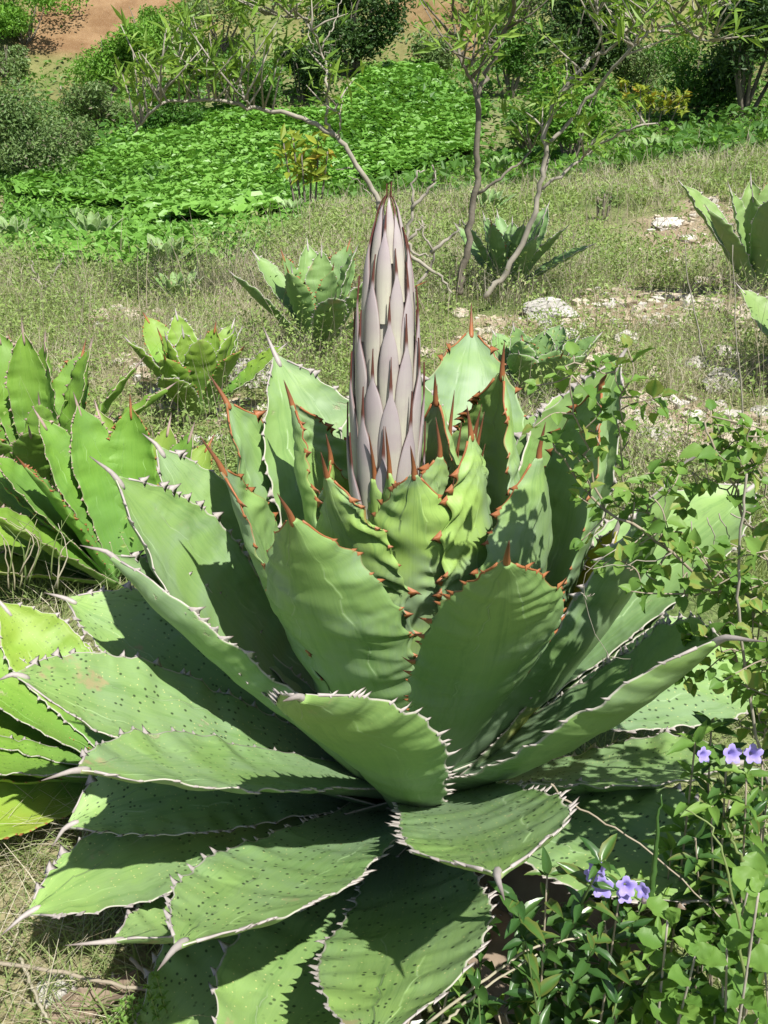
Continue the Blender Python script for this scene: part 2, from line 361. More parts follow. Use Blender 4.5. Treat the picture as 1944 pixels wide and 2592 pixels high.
def leaf_frame(p, T, H0):
    phi, e0, e1, L, b, W, rho, kap, h, tw = p
    e = e0 + (e1 - e0) * T; ph = phi + b * T * T
    r = np.stack([np.cos(ph), np.sin(ph), 0 * T], -1); z = np.array([0, 0, 1.])
    Tg = np.cos(e)[:, None] * r + np.sin(e)[:, None] * z
    Nn = -np.sin(e)[:, None] * r + np.cos(e)[:, None] * z
    B = np.cross(Tg, Nn); ro = rho + tw * (T - .5)
    c, s = np.cos(ro)[:, None], np.sin(ro)[:, None]
    B2 = c * B + s * Nn; N2 = c * Nn - s * B
    base = np.asarray(H0) + np.array([.05 * math.cos(phi), .05 * math.sin(phi), h])
    dT = np.diff(T)[:, None]
    mid = base + np.concatenate([[np.zeros(3)], np.cumsum((Tg[1:] + Tg[:-1]) * .5 * L * dT, 0)])
    return mid, Tg, N2, B2

def agave_leaf(parent, p, H0, old, yel, mat, spine=None, seed=0, nt_=84, ns=22, teeth=True, tooth=.0105, gap=.026, ripple=1.0, lumps=0.0, thick=.020, origin=(0, 0, 0), lab=None):
    """one thick channelled leaf with a rippled face, scalloped horny margin, hooked teeth and a terminal spine"""
    R = np.random.default_rng(seed)
    phi, e0, e1, L, b, W, rho, kap, h, tw = p
    T = np.linspace(0, 1, nt_); mid, Tg, Nn, B = leaf_frame(p, T, H0)
    mid = mid - np.asarray(origin)
    s = np.sin(np.linspace(-math.pi / 2, math.pi / 2, ns)); s = .55 * s + .45 * np.linspace(-1, 1, ns)
    kt = kap * (.9 + .5 * (2 * T - 1) ** 2)
    # teeth positions along both margins
    tp = []
    for side in (0, 1):
        pos = []; t = .17 + R.uniform(0, .03)
        while t < .965:
            pos.append(t); t += gap / L * R.choice([.35, .7, 1.0, 1.3, 1.7]) * R.uniform(.8, 1.2) * (.55 + .6 * wprof(t))
        tp.append(np.array(pos))
    def margin(side, tt):
        d = np.abs(tt[:, None] - tp[side][None]) * L
        return np.minimum((np.exp(-(d / .0085) ** 2)).sum(1), 1.2) * .0052
    w0 = W * wprof(T)
    wob = 1 + .022 * np.sin(T * 11 + R.uniform(0, 6)) + .015 * np.sin(T * 23 + R.uniform(0, 6))
    wl = w0 * wob + margin(0, T) * sst(.12, .3, T) * sst(1.0, .93, T); wr = w0 * wob + margin(1, T) * sst(.12, .3, T) * sst(1.0, .93, T)
    wid = np.where(s[None] > 0, wl[:, None], wr[:, None])
    ang = kt[:, None] * s[None]
    lat = wid * np.sin(ang) / kt[:, None]; nr = wid * (1 - np.cos(ang)) / kt[:, None]
    # ripples across the blade, strongest towards the margin
    f1, f2 = R.uniform(6, 8.5), R.uniform(11, 15); a1, a2 = R.uniform(0, 6), R.uniform(0, 6)
    sk = 1.1 * np.sign(s)[None] * np.abs(s)[None]
    env = (sst(.22, .5, T) * sst(1.0, .86, T))[:, None] * (np.abs(s)[None] ** 1.3) * (1 - .25 * np.abs(s)[None] ** 6)
    rip = np.sin(2 * math.pi * f1 * T[:, None] + a1 + sk * 1.2 + np.where(s[None] > 0, 1.7, 0)) * .55 + np.sin(2 * math.pi * f2 * T[:, None] + a2 - sk * 2) * .35
    rip = rip * env * .0048 * ripple
    # close-set lumps pressed into the young leaves
    if lumps:
        f3 = L / .036; zz = np.abs(s)[None]
        lv = np.sin(2 * math.pi * (f3 * T[:, None] + 1.6 * zz + 2.2 * fnoise(T[:, None] * 5 + seed, s[None] * 2 + 0 * T[:, None], 1.0, seed % 7) + .35 * np.sin(T[:, None] * 9 + s[None] * 3 + a1)) + np.where(s[None] > 0, 2.2, 0))
        rip = rip + .0026 * lumps * lv * (sst(.45, .70, T) * sst(1.0, .9, T))[:, None] * sst(.02, .3, zz) * 1.6 * sst(.25, .8, fnoise(T[:, None] * 6 + seed, s[None] * 2.2 + 0 * T[:, None], 1.0, seed % 11 + 2))
    u_ = T[:, None] * L * 26 + seed * 3.1; v_ = s[None] * W * 15 + 0 * T[:, None]
    rip = rip + .0052 * ripple * (fnoise(u_, v_, 1.0, seed % 19) - .5) * sst(.1, .4, T)[:, None]
    top = mid[:, None] + B[:, None] * lat[..., None] + Nn[:, None] * (nr + rip)[..., None]
    # section normal for the thickness
    secN = Nn[:, None] * np.cos(ang)[..., None] - B[:, None] * np.sin(ang)[..., None]
    th = (thick * (1 - .72 * T) * sst(1.06, .80, T) + .002)[:, None] * (1 - np.abs(s)[None] ** 2.2) + .0016
    bot = top - secN * th[..., None] - Nn[:, None] * (rip * 0)[..., None]
    V = np.concatenate([top.reshape(-1, 3), bot.reshape(-1, 3)])
    i = np.arange(nt_ * ns).reshape(nt_, ns); o2 = nt_ * ns
    F = [np.stack([i[:-1, :-1], i[1:, :-1], i[1:, 1:], i[:-1, 1:]], -1).reshape(-1, 4),
         (np.stack([i[:-1, :-1], i[:-1, 1:], i[1:, 1:], i[1:, :-1]], -1) + o2).reshape(-1, 4),
         np.stack([i[:-1, 0], i[:-1, 0] + o2, i[1:, 0] + o2, i[1:, 0]], -1),
         np.stack([i[:-1, -1], i[1:, -1], i[1:, -1] + o2, i[:-1, -1] + o2], -1),
         np.stack([i[-1, :-1], i[-1, :-1] + o2, i[-1, 1:] + o2, i[-1, 1:]], -1),
         np.stack([i[0, :-1], i[0, 1:], i[0, 1:] + o2, i[0, :-1] + o2], -1)]
    uvg = np.stack(np.broadcast_arrays(s[None] * .5 + .5, T[:, None]), -1).reshape(-1, 2)
    # B points to the side so the face order has to look outwards on the upper side
    FF = np.concatenate(F)
    if np.dot(np.cross(Tg[5], B[5]), Nn[5]) < 0: pass
    else: FF = FF[:, ::-1]
    me = mesh_from('leaf', V, FF, mat, True, np.concatenate([uvg, uvg]))
    lo = link('leaf', me, parent); lo['old'] = float(old); lo['yel'] = float(yel)
    if lab: lo['label'] = lab
    if spine is not None:
        tip = mid[-1]; sp = np.asarray(spine); l_ = np.linalg.norm(sp)
        mid_t = mid[-3]
        pts = spline([mid[-4], mid[-2], tip + Tg[-1] * l_ * .25 * .6 + sp * .10, tip + sp * .62 + Tg[-1] * l_ * .06, tip + sp], 9)
        rr = np.array([.0030, .0046, .0050, .0044, .0036, .0028, .0020, .0012, .0003]) * (.75 + .25 * W / .11)
        Vs, Fs, ts = tube(pts, rr, 7)
        # horny border running down both margins from the spine
        mb = MB(); mb.add(Vs, Fs, ts)
        for side in (-1, 1):
            k = max(3, int(.10 * nt_)); ii = range(nt_ - 1, nt_ - 1 - k, -2)
            e = np.array([top[j, -1 if side > 0 else 0] * .5 + bot[j, -1 if side > 0 else 0] * .5 for j in ii])
            if len(e) > 2:
                e = e[1:] if len(e) > 3 else e
                Ve, Fe, te = tube(e, np.linspace(.0022, .0006, len(e)), 5); mb.add(Ve, Fe, te * 0)
        so = link('terminal_spine', mb.mesh('terminal_spine', M['spine']), lo); so['old'] = float(old)
    if teeth:
        mb = MB()
        for side, sg in ((0, 1), (1, -1)):
            for t in tp[side]:
                k = t * (nt_ - 1); j = int(k); fr = k - j
                if j + 1 >= nt_: continue
                col = -1 if sg > 0 else 0
                q = (top[j, col] * (1 - fr) + top[j + 1, col] * fr) * .5 + (bot[j, col] * (1 - fr) + bot[j + 1, col] * fr) * .5
                an = kt[j]; out = sg * B[j] * math.cos(an) + Nn[j] * math.sin(an)
                ln = tooth * R.choice([.4, .65, 1.0, 1.3]) * R.uniform(.8, 1.15) * (.5 + .6 * sst(.15, .5, t)) ; bw = ln * .55 + .0025
                hook = Tg[j] * R.uniform(-.55, .55)
                p0 = q - out * .003; p1 = q + out * ln * .45 + hook * ln * .12 + Nn[j] * ln * .05; p2 = q + out * ln + hook * ln * .55 + Nn[j] * ln * R.uniform(-.1, .3)
                tn = Tg[j]; n_ = Nn[j]
                V = [p0 + tn * bw, p0 + n_ * .0022, p0 - tn * bw, p0 - n_ * .0022,
                     p1 + tn * bw * .33, p1 + n_ * .0016, p1 - tn * bw * .33, p1 - n_ * .0016, p2]
                Fq = [[0, 1, 5, 4], [1, 2, 6, 5], [2, 3, 7, 6], [3, 0, 4, 7], [4, 5, 8], [5, 6, 8], [6, 7, 8], [7, 4, 8]]
                mb.add(V, Fq, np.array([0, 0, 0, 0, .45, .45, .45, .45, 1.]))
        if mb.n:
            to = link('marginal_teeth', mb.mesh('marginal_teeth', M['spine']), lo, kind='stuff'); to['old'] = float(old)
    return lo

# the large flowering agave: azimuth, elevation at base and tip, length, bend, half width, roll, channel, height on the heart, twist | age, yellow | spine
HEART = np.array([0.055, 1.42, 0.10])
LEAVES = [
 ((2.2228, 1.3051, 0.8794, 0.743, 0.049, 0.121, 0.0988, 0.5507, 0.082, 0.01), 0.50, 0.0, (-0.0222, 0.026, 0.0446)),
 ((2.599, 1.12, 1.0935, 0.6979, 0.0439, 0.1161, -0.0995, 0.5297, 0.0762, 0.068), 0.25, 0.0, (-0.0265, 0.0102, 0.0452)),
 ((2.616, 1.256, 1.3201, 0.6441, 0.0106, 0.1093, -0.0975, 1.0022, 0.1062, -0.0332), 0.15, 0.0, (-0.012, 0.0031, 0.0407)),
 ((3.3154, 1.1179, 1.2674, 0.6583, -0.0263, 0.1108, 0.0931, 0.4677, 0.0778, -0.0102), 0.20, 0.0, (-0.0282, -0.0016, 0.0549)),
 ((4.13, 1.0618, 1.2382, 0.6605, 0.0926, 0.1046, -0.0925, 0.6021, 0.1258, -0.3673), 0.20, 0.0, (-0.0148, -0.0163, 0.0452)),
 ((4.5879, 1.4714, 1.4911, 0.5844, -0.0169, 0.0909, 0.021, 0.6279, 0.1265, 0.0136), 0.05, 0.0, (-0.0058, -0.0054, 0.0463)),
 ((5.0485, 1.0029, 1.019, 0.7764, -0.5658, 0.0994, -0.1312, 0.5241, 0.1144, -0.1376), 0.35, 0.0, (-0.0025, -0.0262, 0.0422)),
 ((5.7982, 1.0502, 1.657, 0.6295, -0.1103, 0.1112, 0.0218, 0.7275, 0.1222, 0.1901), 0.15, 0.0, (0.0059, 0.0021, 0.0531)),
 ((5.661, 1.2906, 1.7337, 0.597, 0.0257, 0.0765, -0.0763, 0.5083, 0.1547, -0.0309), 0.03, 0.0, (-0.0072, 0.0023, 0.044)),
 ((5.313, 1.6755, 1.4809, 0.5272, -0.0093, 0.0667, -0.0901, 0.5336, 0.1803, 0.0124), 0.00, 0.0, (-0.0073, 0.0015, 0.0607)),
 ((0.7503, 1.4846, 1.7269, 0.6132, 0.0097, 0.0767, -0.1047, 0.8959, 0.1601, -0.034), 0.05, 0.0, (-0.0025, -0.0075, 0.0439)),
 ((1.2607, 1.1653, 0.6599, 0.7805, 0.2711, 0.1193, -0.2628, 0.5617, 0.1026, -0.0341), 0.30, 0.0, (0.0018, 0.0435, 0.0448)),
 ((0.5352, 1.2375, 1.633, 0.6901, 0.0252, 0.1078, -0.0254, 0.9773, 0.1124, -0.0521), 0.10, 0.0, (0.0008, -0.0013, 0.0519)),
 ((0.0765, 0.897, 1.6365, 0.7351, 0.1985, 0.1225, 0.1514, 0.6742, 0.1069, -0.3692), 0.30, 0.0, (0.0037, -0.0128, 0.0218)),
 ((0.5708, 1.0993, 1.1233, 0.7709, 0.0075, 0.1178, -0.1137, 0.5407, 0.0699, -0.0291), 0.60, 0.0, (0.0189, 0.0074, 0.0327)),
 ((-0.2606, 0.7631, 1.4021, 0.6925, -0.0655, 0.0976, 0.3795, 0.8127, 0.1093, -0.1369), 0.50, 0.0, (0.0289, -0.0136, 0.0407)),
 ((0.4983, 0.7144, 0.1985, 0.6605, 0.0815, 0.1127, 0.1307, 0.5374, 0.0406, 0.0167), 0.60, 0.0, (0.0369, 0.0241, 0.0091)),
 ((0.501, 0.7278, 0.2324, 0.8312, 0.1524, 0.1312, 0.0417, 0.5433, 0.0546, -0.1333), 0.60, 0.0, (0.0348, 0.0265, 0.0105)),
 ((5.4769, 0.7545, 0.9821, 0.7476, -0.3074, 0.1398, -0.1561, 0.6478, 0.0754, -0.3838), 0.60, 0.0, (0.0371, -0.0442, 0.0295)),
 ((6.5877, 0.3505, -0.3322, 0.701, 0.1939, 0.1335, -0.1432, 0.4645, 0.1001, -0.6622), 0.80, 0.0, (0.0375, 0.0203, -0.0144)),
 ((6.0017, 0.3962, 0.3195, 0.5096, 0.062, 0.116, 0.4248, 0.4018, 0.039, -0.505), 0.85, 0.0, (0.0417, -0.0093, 0.0142)),
 ((5.5334, 0.4806, 0.2082, 0.5702, -0.2372, 0.139, 0.1048, 0.2916, 0.0508, -0.6231), 0.90, 0.0, (0.0244, -0.0366, 0.0094)),
 ((4.9179, 0.6227, 0.6466, 0.7872, -0.4008, 0.1053, -0.1623, 0.3601, 0.0862, -0.3247), 0.80, 0.0, (0.0011, -0.0513, 0.0205)),
 ((4.5161, 0.936, 0.8459, 0.8432, -0.1495, 0.1054, 0.21, 0.5737, 0.0236, -1.0204), 0.60, 0.0, (-0.0142, -0.0398, 0.027)),
 ((4.7002, 0.491, 0.5199, 0.7913, -0.2787, 0.1098, -0.3094, 0.28, -0.0096, 0.0132), 1.00, 0.0, (-0.011, -0.0375, 0.0223)),
 ((4.0323, 0.1247, -0.2414, 0.5823, -0.076, 0.1183, -0.1871, 0.349, 0.005, -0.0331), 1.00, 0.0, (-0.03, -0.0318, -0.0106)),
 ((4.3559, 0.1979, 0.3217, 0.656, 0.0477, 0.1186, -0.0219, 0.47, -0.0074, 0.0388), 1.00, 0.0, (-0.013, -0.0407, 0.0142)),
 ((3.9545, 0.0269, 0.5199, 0.5725, -0.1533, 0.1041, -0.3123, 0.472, -0.012, -0.1333), 1.00, 0.0, (-0.0571, -0.0315, 0.029)),
 ((4.3019, 0.4885, 0.5808, 0.7835, 0.1041, 0.0976, -0.117, 0.3795, 0.0458, 0.1924), 0.90, 0.0, (-0.0107, -0.0471, 0.0212)),
 ((3.6036, 0.241, -0.1104, 0.6183, 0.1027, 0.1242, -0.2432, 0.3157, 0.0442, 0.4211), 0.95, 0.0, (-0.0367, -0.0327, -0.0129)),
 ((3.4089, 0.5832, -0.188, 0.5584, 0.129, 0.1204, 0.1, 0.5762, 0.0165, 0.0824), 0.95, 0.0, (-0.026, -0.0254, -0.0236)),
 ((3.8072, 0.61, 0.5675, 0.658, 0.2355, 0.1025, -0.1243, 0.3018, 0.0729, 0.2546), 0.70, 0.0, (-0.0328, -0.0416, 0.0205)),
 ((3.3988, 0.5606, 0.6255, 0.6839, 0.1412, 0.1233, 0.0079, 0.3448, 0.0409, 0.2481), 0.80, 0.0, (-0.0213, -0.0246, 0.0077)),
 ((2.9065, 0.5777, 0.4158, 0.6548, 0.062, 0.1172, 0.1037, 0.4011, 0.0387, 0.0688), 0.75, 0.0, (-0.0404, 0.0041, 0.0114)),
 ((3.294, 0.713, 0.9645, 0.6242, -0.0771, 0.1052, -0.2656, 0.9861, 0.0895, 0.1989), 0.50, 0.0, (-0.0417, -0.0146, 0.0271)),
 ((3.0635, 0.7997, 1.0969, 0.72, 0.0273, 0.131, 0.0157, 0.5817, 0.0528, 0.363), 0.50, 0.0, (-0.0357, -0.0045, 0.0407)),
 ((2.6699, 0.761, 0.9991, 0.7048, -0.0152, 0.1188, -0.0913, 0.4253, 0.0562, 0.2557), 0.60, 0.0, (-0.0276, 0.0049, 0.0263)),
 ((2.9244, 1.2555, 1.5444, 0.5284, -0.0459, 0.0674, 0.0926, 0.4792, 0.1509, 0.0598), 0.03, 0.0, (-0.0062, -0.0028, 0.0434)),
 ((3.9374, 1.3777, 1.2728, 0.5745, 0.0116, 0.0802, -0.0441, 0.5323, 0.1645, -0.0242), 0.00, 0.0, (-0.0069, -0.0126, 0.0429)),
 ((1.7056, 1.3047, 0.9505, 0.7452, -0.057, 0.1198, 0.0543, 0.5269, 0.0625, 0.0198), 0.50, 0.0, (-0.002, 0.026, 0.0367)),
 ((1.038, 1.3385, 0.4675, 0.739, -0.2276, 0.127, 0.5822, 0.7718, 0.0671, 0.6134), 0.60, 0.0, (0.0275, 0.0291, 0.0206)),
 ((-0.0792, 0.8764, 1.3945, 0.5991, 0.0592, 0.0908, 0.1491, 0.538, 0.0382, -0.1421), 0.60, 1.0, (0.0081, -0.0002, 0.0443)),
]
def empty(name, loc, label, cat, group=None):
    o = bpy.data.objects.new(name, None); COL.objects.link(o); o.location = [float(v) for v in loc]
    o['label'] = label; o['category'] = cat
    if group: o['group'] = group
    o.empty_display_size = .1
    return o

big = empty('agave', HEART, 'large grey-green agave in the middle, sending up a pale budding flower stalk', 'agave')
for k, (p, old, yel, sp) in enumerate(LEAVES):
    agave_leaf(big, p, HEART, old, yel, M['agave'], sp, seed=k + 1, origin=HEART, ripple=1.5 if old < .3 else 1.0, lumps=1.25 if old < .1 else 1.0 if old < .18 else .42 if old < .38 else .1, nt_=170 if old < .38 else 110)
# young leaves still folded round the foot of the stalk
for k in range(13):
    a = k * 2.399 + .4; e = 1.485 + .02 * math.sin(k * 1.7)
    L = .505 + .045 * math.sin(k * 2.3)
    p = (a, e, e + .03, L, 0, .050 + .012 * math.sin(k), 0, .75, .16, 0)
    d = np.array([math.cos(a) * .01, math.sin(a) * .01, .075])
    agave_leaf(big, p, HEART, 0, 0, M['agave'], d, seed=80 + k, origin=HEART, nt_=80, ns=14, thick=.010, tooth=.009, lumps=.8)
for k, (a, L, W_) in enumerate(((-25, .50, .034), (5, .54, .030), (30, .51, .034), (60, .53, .030))):
    a = math.radians(a); e = 1.47 + .03 * math.sin(k * 2)
    agave_leaf(big, (a, e, e + .05, L, 0, W_, 0, .9, .16, 0), HEART, 0, 0, M['agave'], np.array([math.cos(a) * .012, math.sin(a) * .012, .070]), seed=120 + k, origin=HEART, nt_=60, ns=12, thick=.009, tooth=.010, gap=.02)
# withered leaves hanging under the living ones
for k, (a, e, L) in enumerate(((200, -6, .50), (222, -9, .56), (244, -8, .50), (262, -10, .55), (292, -8, .52), (318, -8, .55), (338, -5, .50), (182, -3, .5))):
    p = (math.radians(a), math.radians(e + 6), math.radians(e - 6), L, .1, .075, .3 * (-1) ** k, 1.1, -.055, .5 * (-1) ** k)
    agave_leaf(big, p, HEART, .9, 0, M['dead'], np.array([math.cos(p[0]), math.sin(p[0]), -.05]) * .04, seed=150 + k, origin=HEART, nt_=60, ns=14, thick=.005, ripple=3.0, lab='withered brown leaf')
# the heart that carries them
hp = [HEART * 0 + np.array([0, 0, z]) for z in (-.12, .0, .10, .22, .34, .50)]
Vh, Fh, _ = tube(hp, [.09, .085, .075, .06, .045, .035], 14)
ho = link('heart', mesh_from('heart', Vh, Fh, M['agave'], True, np.zeros((len(Vh), 2))), big); ho['old'] = 0.1; ho['yel'] = 0.0

# ---------------------------------------------------------------- the flower stalk with its scale-like bracts
axis0 = at(974, 1290, 1.425); axis1 = at(984, 500, 1.44)
ax = axis1 - axis0; HL = np.linalg.norm(ax); ax = ax / HL
xa = np.cross(ax, [0, 1.0, 0]); xa /= np.linalg.norm(xa); ya = np.cross(ax, xa)
stalk_h = np.array([0, .12, .25, .40, .55, .70, .80, .90, .97, 1.0]); stalk_r = np.array([.0525, .0530, .0520, .0495, .0450, .0375, .0305, .0210, .0125, .006])
srad = lambda h: np.interp(h, stalk_h, stalk_r)
st = link('stalk', mesh_from('stalk', *tube([axis0 - HEART + ax * HL * (h - .25) for h in np.linspace(0, 1.2, 20)], np.concatenate([[.04] * 4, srad(np.linspace(0, 1, 16)) * .86]), 20)[:2], M['bract'], True, np.zeros((400, 2)) + .3), big)
NB = 46
for k in range(NB):
    f = k / (NB - 1); h0 = -.27 + 1.09 * f ** .88 + rng.uniform(-.012, .012)
    a = k * 2.39996 + .5 + rng.uniform(-.10, .10)
    ln = (.255 - .125 * f) * (.93 + .14 * rng.random()); ln = min(ln, (1.035 + .012 * rng.random() - h0) * HL)
    wd = (.0250 - .0135 * f) * (.92 + .16 * rng.random())
    n1, n2 = 22, 9; spl = .2 + 1.2 * rng.random() ** 2
    V = np.zeros((n1, n2, 3)); uvb = np.zeros((n1, n2, 2))
    for i in range(n1):
        t = i / (n1 - 1)
        hh = h0 + t * ln / HL
        rr = srad(min(max(hh, 0), 1)) * .93 * (1 if hh < 1 else .5)
        lift = (.0005 + .0105 * sst(0, .75, t)) * (1 - .55 * f) * (1 - .8 * sst(.82, 1.03, hh)) + .0045 * max(0, t - .70) / .30 * spl * (1 - .85 * f)
        if t < .76: ww = max(wd * (.80 + .20 * math.sin(math.pi * min(t / .5, 1) * .5)) * (1 - (t / .77) ** 3.2) ** .85, .0030 - .001 * f)
        else: ww = max((.0030 - .001 * f) * (1 - (t - .76) / .24), .0003)
        for j in range(n2):
            s = j / (n2 - 1) * 2 - 1
            r_ = rr + lift - .22 * ww * abs(s) ** 2.0
            off = s * ww
            rad_d = xa * math.cos(a) + ya * math.sin(a); tan_d = -xa * math.sin(a) + ya * math.cos(a)
            th = off / max(rr + .004, .010)
            V[i, j] = axis0 - HEART + ax * (hh * HL) + (rad_d * math.cos(th) + tan_d * math.sin(th)) * r_
            uvb[i, j] = (s * .5 + .5, t)
    i_ = np.arange(n1 * n2).reshape(n1, n2)
    F = np.stack([i_[:-1, :-1], i_[:-1, 1:], i_[1:, 1:], i_[1:, :-1]], -1).reshape(-1, 4)
    inner = V - (V - (axis0 - HEART)[None, None]) * 0
    cen = np.einsum('ijk,k->ij', V - (axis0 - HEART), ax)[..., None] * ax + (axis0 - HEART)
    inner = V - (V - cen) / (np.linalg.norm(V - cen, axis=2, keepdims=True) + 1e-6) * .0022
    bo = link('bract', mesh_from('bract', np.concatenate([V.reshape(-1, 3), inner.reshape(-1, 3)]), np.concatenate([F, F[:, ::-1] + n1 * n2,
        np.stack([i_[:-1, 0], i_[1:, 0], i_[1:, 0] + n1 * n2, i_[:-1, 0] + n1 * n2], -1), np.stack([i_[:-1, -1], i_[:-1, -1] + n1 * n2, i_[1:, -1] + n1 * n2, i_[1:, -1]], -1)]), M['bract'], True,
        np.concatenate([uvb.reshape(-1, 2)] * 2)), big)

# ---------------------------------------------------------------- the other agaves
def rosette(loc, leaves, L, W, mat, label, old=.6, yel=0.0, seed=0, detail=1, h=.04, spine=True, group=None, k=.5, emin=36):
    """leaves: list of (azimuth deg, elevation deg, length factor[, yellow]) or a count"""
    R = np.random.default_rng(seed)
    o = empty('agave', loc, label, 'agave', group)
    if isinstance(leaves, int):
        n = leaves; leaves = []
        for i in range(n):
            f = i / (n - 1); leaves.append((i * 137.5 + R.uniform(-14, 14), emin + (80 - emin) * f ** .9 + R.uniform(-7, 7), 1 - .25 * f + R.uniform(-.08, .08)))
    for i, lf in enumerate(leaves):
        a, e, lf_ = lf[:3]; ye = lf[3] if len(lf) > 3 else yel
        ph, e_ = math.radians(a), math.radians(e)
        p = (ph, e_ + R.uniform(.0, .16), e_ + R.uniform(-.18, .12), L * lf_, R.uniform(-.15, .15), W * (.88 + .24 * R.random()) * min(1, lf_ + .1), R.uniform(-.18, .18), k * R.uniform(.75, 1.5), h, R.uniform(-.25, .25))
        ph2 = ph + p[4]; sp = None
        if spine: sp = np.array([math.cos(ph2) * math.cos(p[2]), math.sin(ph2) * math.cos(p[2]), math.sin(p[2])]) * L * .085
        nt_, ns = ((70, 16), (40, 10), (26, 8))[detail]
        agave_leaf(o, p, loc, old if R.random() < .75 else old * .5, ye, mat, sp if detail < 2 else None, seed=seed * 50 + i, nt_=nt_, ns=ns, teeth=detail < 2,
                   tooth=.009 * L / .6, gap=.026 * L / .55, ripple=2.0 * L / .6, lumps=.25, thick=.014 * L / .6, origin=loc)
    return o

def gp(px, py, dz=0.0):
    q = ground_at(px, py); q[2] += dz; return q

rosette(gp(112, 1290), [(95, 80, 1.0), (60, 78, .95), (120, 72, 1.0), (30, 70, .95), (150, 66, .95), (200, 62, .9), (5, 58, 1.0), (250, 60, .8), (290, 62, .75), (330, 52, .85), (70, 55, .9), (110, 58, .95), (20, 42, .95), (180, 50, .9), (225, 70, .7), (310, 74, .7)], .52, .075, M['agave_yellow'], 'upright yellow-green agave at the left edge behind the large agave', .45, .05, 21)
rosette(gp(345, 1500), [(178, 50, 1.05, 0), (168, 38, 1.1, .1), (184, 26, 1.1, .2), (150, 62, 1.05, 0), (130, 70, 1.05, 0), (112, 64, 1.0, .15), (90, 70, 1.0, 0), (70, 58, .9, .2), (205, 62, .95, 0), (215, 44, 1.0, .1), (190, 58, 1.05, 0), (45, 60, .9, 0), (195, 12, 1.05, .3), (160, 16, 1.0, .5), (60, 35, .9, .2)], .44, .066, M['agave_yellow'], 'small yellow-green agave squeezed in between the large agave and the left edge', .45, .3, 22)
rosette(gp(400, 1990), [(172, 30, 1.05, .1), (184, 20, 1.0, .15), (195, 12, 1.0, .35), (160, 24, 1.0, .4), (205, 24, .95, .1), (178, 6, 1.05, .5), (150, 40, .9, .2), (215, 8, .9, .35), (140, 20, .9, .2)], .46, .075, M['agave_yellow'], 'low yellowing agave spreading its leaves left from beneath the large agave', .7, .5, 23)
rosette(gp(806, 892), 13, .52, .080, M['agave_far'], 'pale green agave just left of the flower stalk in the dry grass', .55, .05, 24, 1)
rosette(gp(1285, 742), 14, .50, .065, M['agave_far'], 'grey-green agave at the foot of the forked sapling', .55, 0, 25, 1)
rosette(gp(1920, 750), 14, .70, .105, M['agave_far'], 'bright green agave at the right edge above the gravel', .5, .1, 26, 1)
rosette(gp(505, 1060), 15, .40, .062, M['agave_yellow'], 'small bright agave in front of the grey rock', .5, .15, 27, 1)
rosette(gp(1350, 1020), 15, .30, .075, M['agave_far'], 'agave half hidden behind the right leaves of the large agave', .5, 0, 28, 1)
rosette(gp(2085, 1000), 15, .55, .085, M['agave_far'], 'agave mostly outside the frame, its leaf tips reaching in from the right over the stones', .5, .1, 29, 1)
for px, py, L, lab, sd in ((195, 568, .42, 'small distant agave among stones on the left slope', 31), (35, 620, .5, 'small distant agave at the left edge of the slope', 32), (240, 622, .45, 'small distant agave below the stones on the left slope', 33),
        (573, 560, .45, 'small blue-grey agave at the near edge of the vine patch', 34), (1265, 450, .62, 'distant dark agave between the two saplings', 35), (1660, 400, .6, 'distant agave below the yellow-leaved shrub', 36), (1595, 400, .5, 'distant agave left of the one below the yellow-leaved shrub', 37),
        (1235, 545, .45, 'small agave behind the trunk of the forked sapling', 38), (745, 550, .32, 'small agave at the foot of the yellow-leaved plant', 39), (420, 690, .40, 'lone small agave in the middle of the left grass slope', 40), (455, 765, .25, 'tiny agave in the grass below the lone small agave', 41)):
    rosette(gp(px, py), 14, L * .62, L * .085, M['agave_far'], lab, .5, .05, sd, 2)

# ---------------------------------------------------------------- rocks
def ico():
    import bmesh
    bm = bmesh.new(); bmesh.ops.create_icosphere(bm, subdivisions=4, radius=1)
    V = np.array([v.co[:] for v in bm.verts]); F = np.array([[v.index for v in f.verts] for f in bm.faces]); bm.free(); return V, F
ICO = ico()
def rock(px, py, wpx, hpx, mat, label, seed, flat=1.0):
    q = ground_at(px, py); d = np.linalg.norm(q - CAM)
    sx = wpx / KO / FPX * d * .5; sz = hpx / KO / FPX * d * .62
    R = np.random.default_rng(seed); V, F = ICO; V = V.copy()
    for _ in range(13):                       # chip facets off
        n = R.normal(size=3); n /= np.linalg.norm(n); c = R.uniform(.62, .9); dd = V @ n
        V = V - np.outer(np.maximum(dd - c, 0) * .9, n)
    nn = np.array([mnoise.fractal(Vector(v * 1.8 + seed), 1.0, 2.0, 5) for v in V]); V = V * (1 + .16 * nn[:, None])
    n2 = np.array([mnoise.fractal(Vector(v * 6 + seed), 1.0, 2.0, 4) for v in V]); V = V * (1 + .06 * n2[:, None])
    V = V * np.array([sx, sx * R.uniform(.7, 1.0), sz]); a = R.uniform(-.5, .5)
    V = V @ np.array([[math.cos(a), math.sin(a), 0], [-math.sin(a), math.cos(a), 0], [0, 0, 1]])
    o = link('rock', mesh_from('rock', V, F, mat, False), None, label, 'rock', 'rocks lying on the slope', loc=q + np.array([0, 0, sz * .35]))
    return o
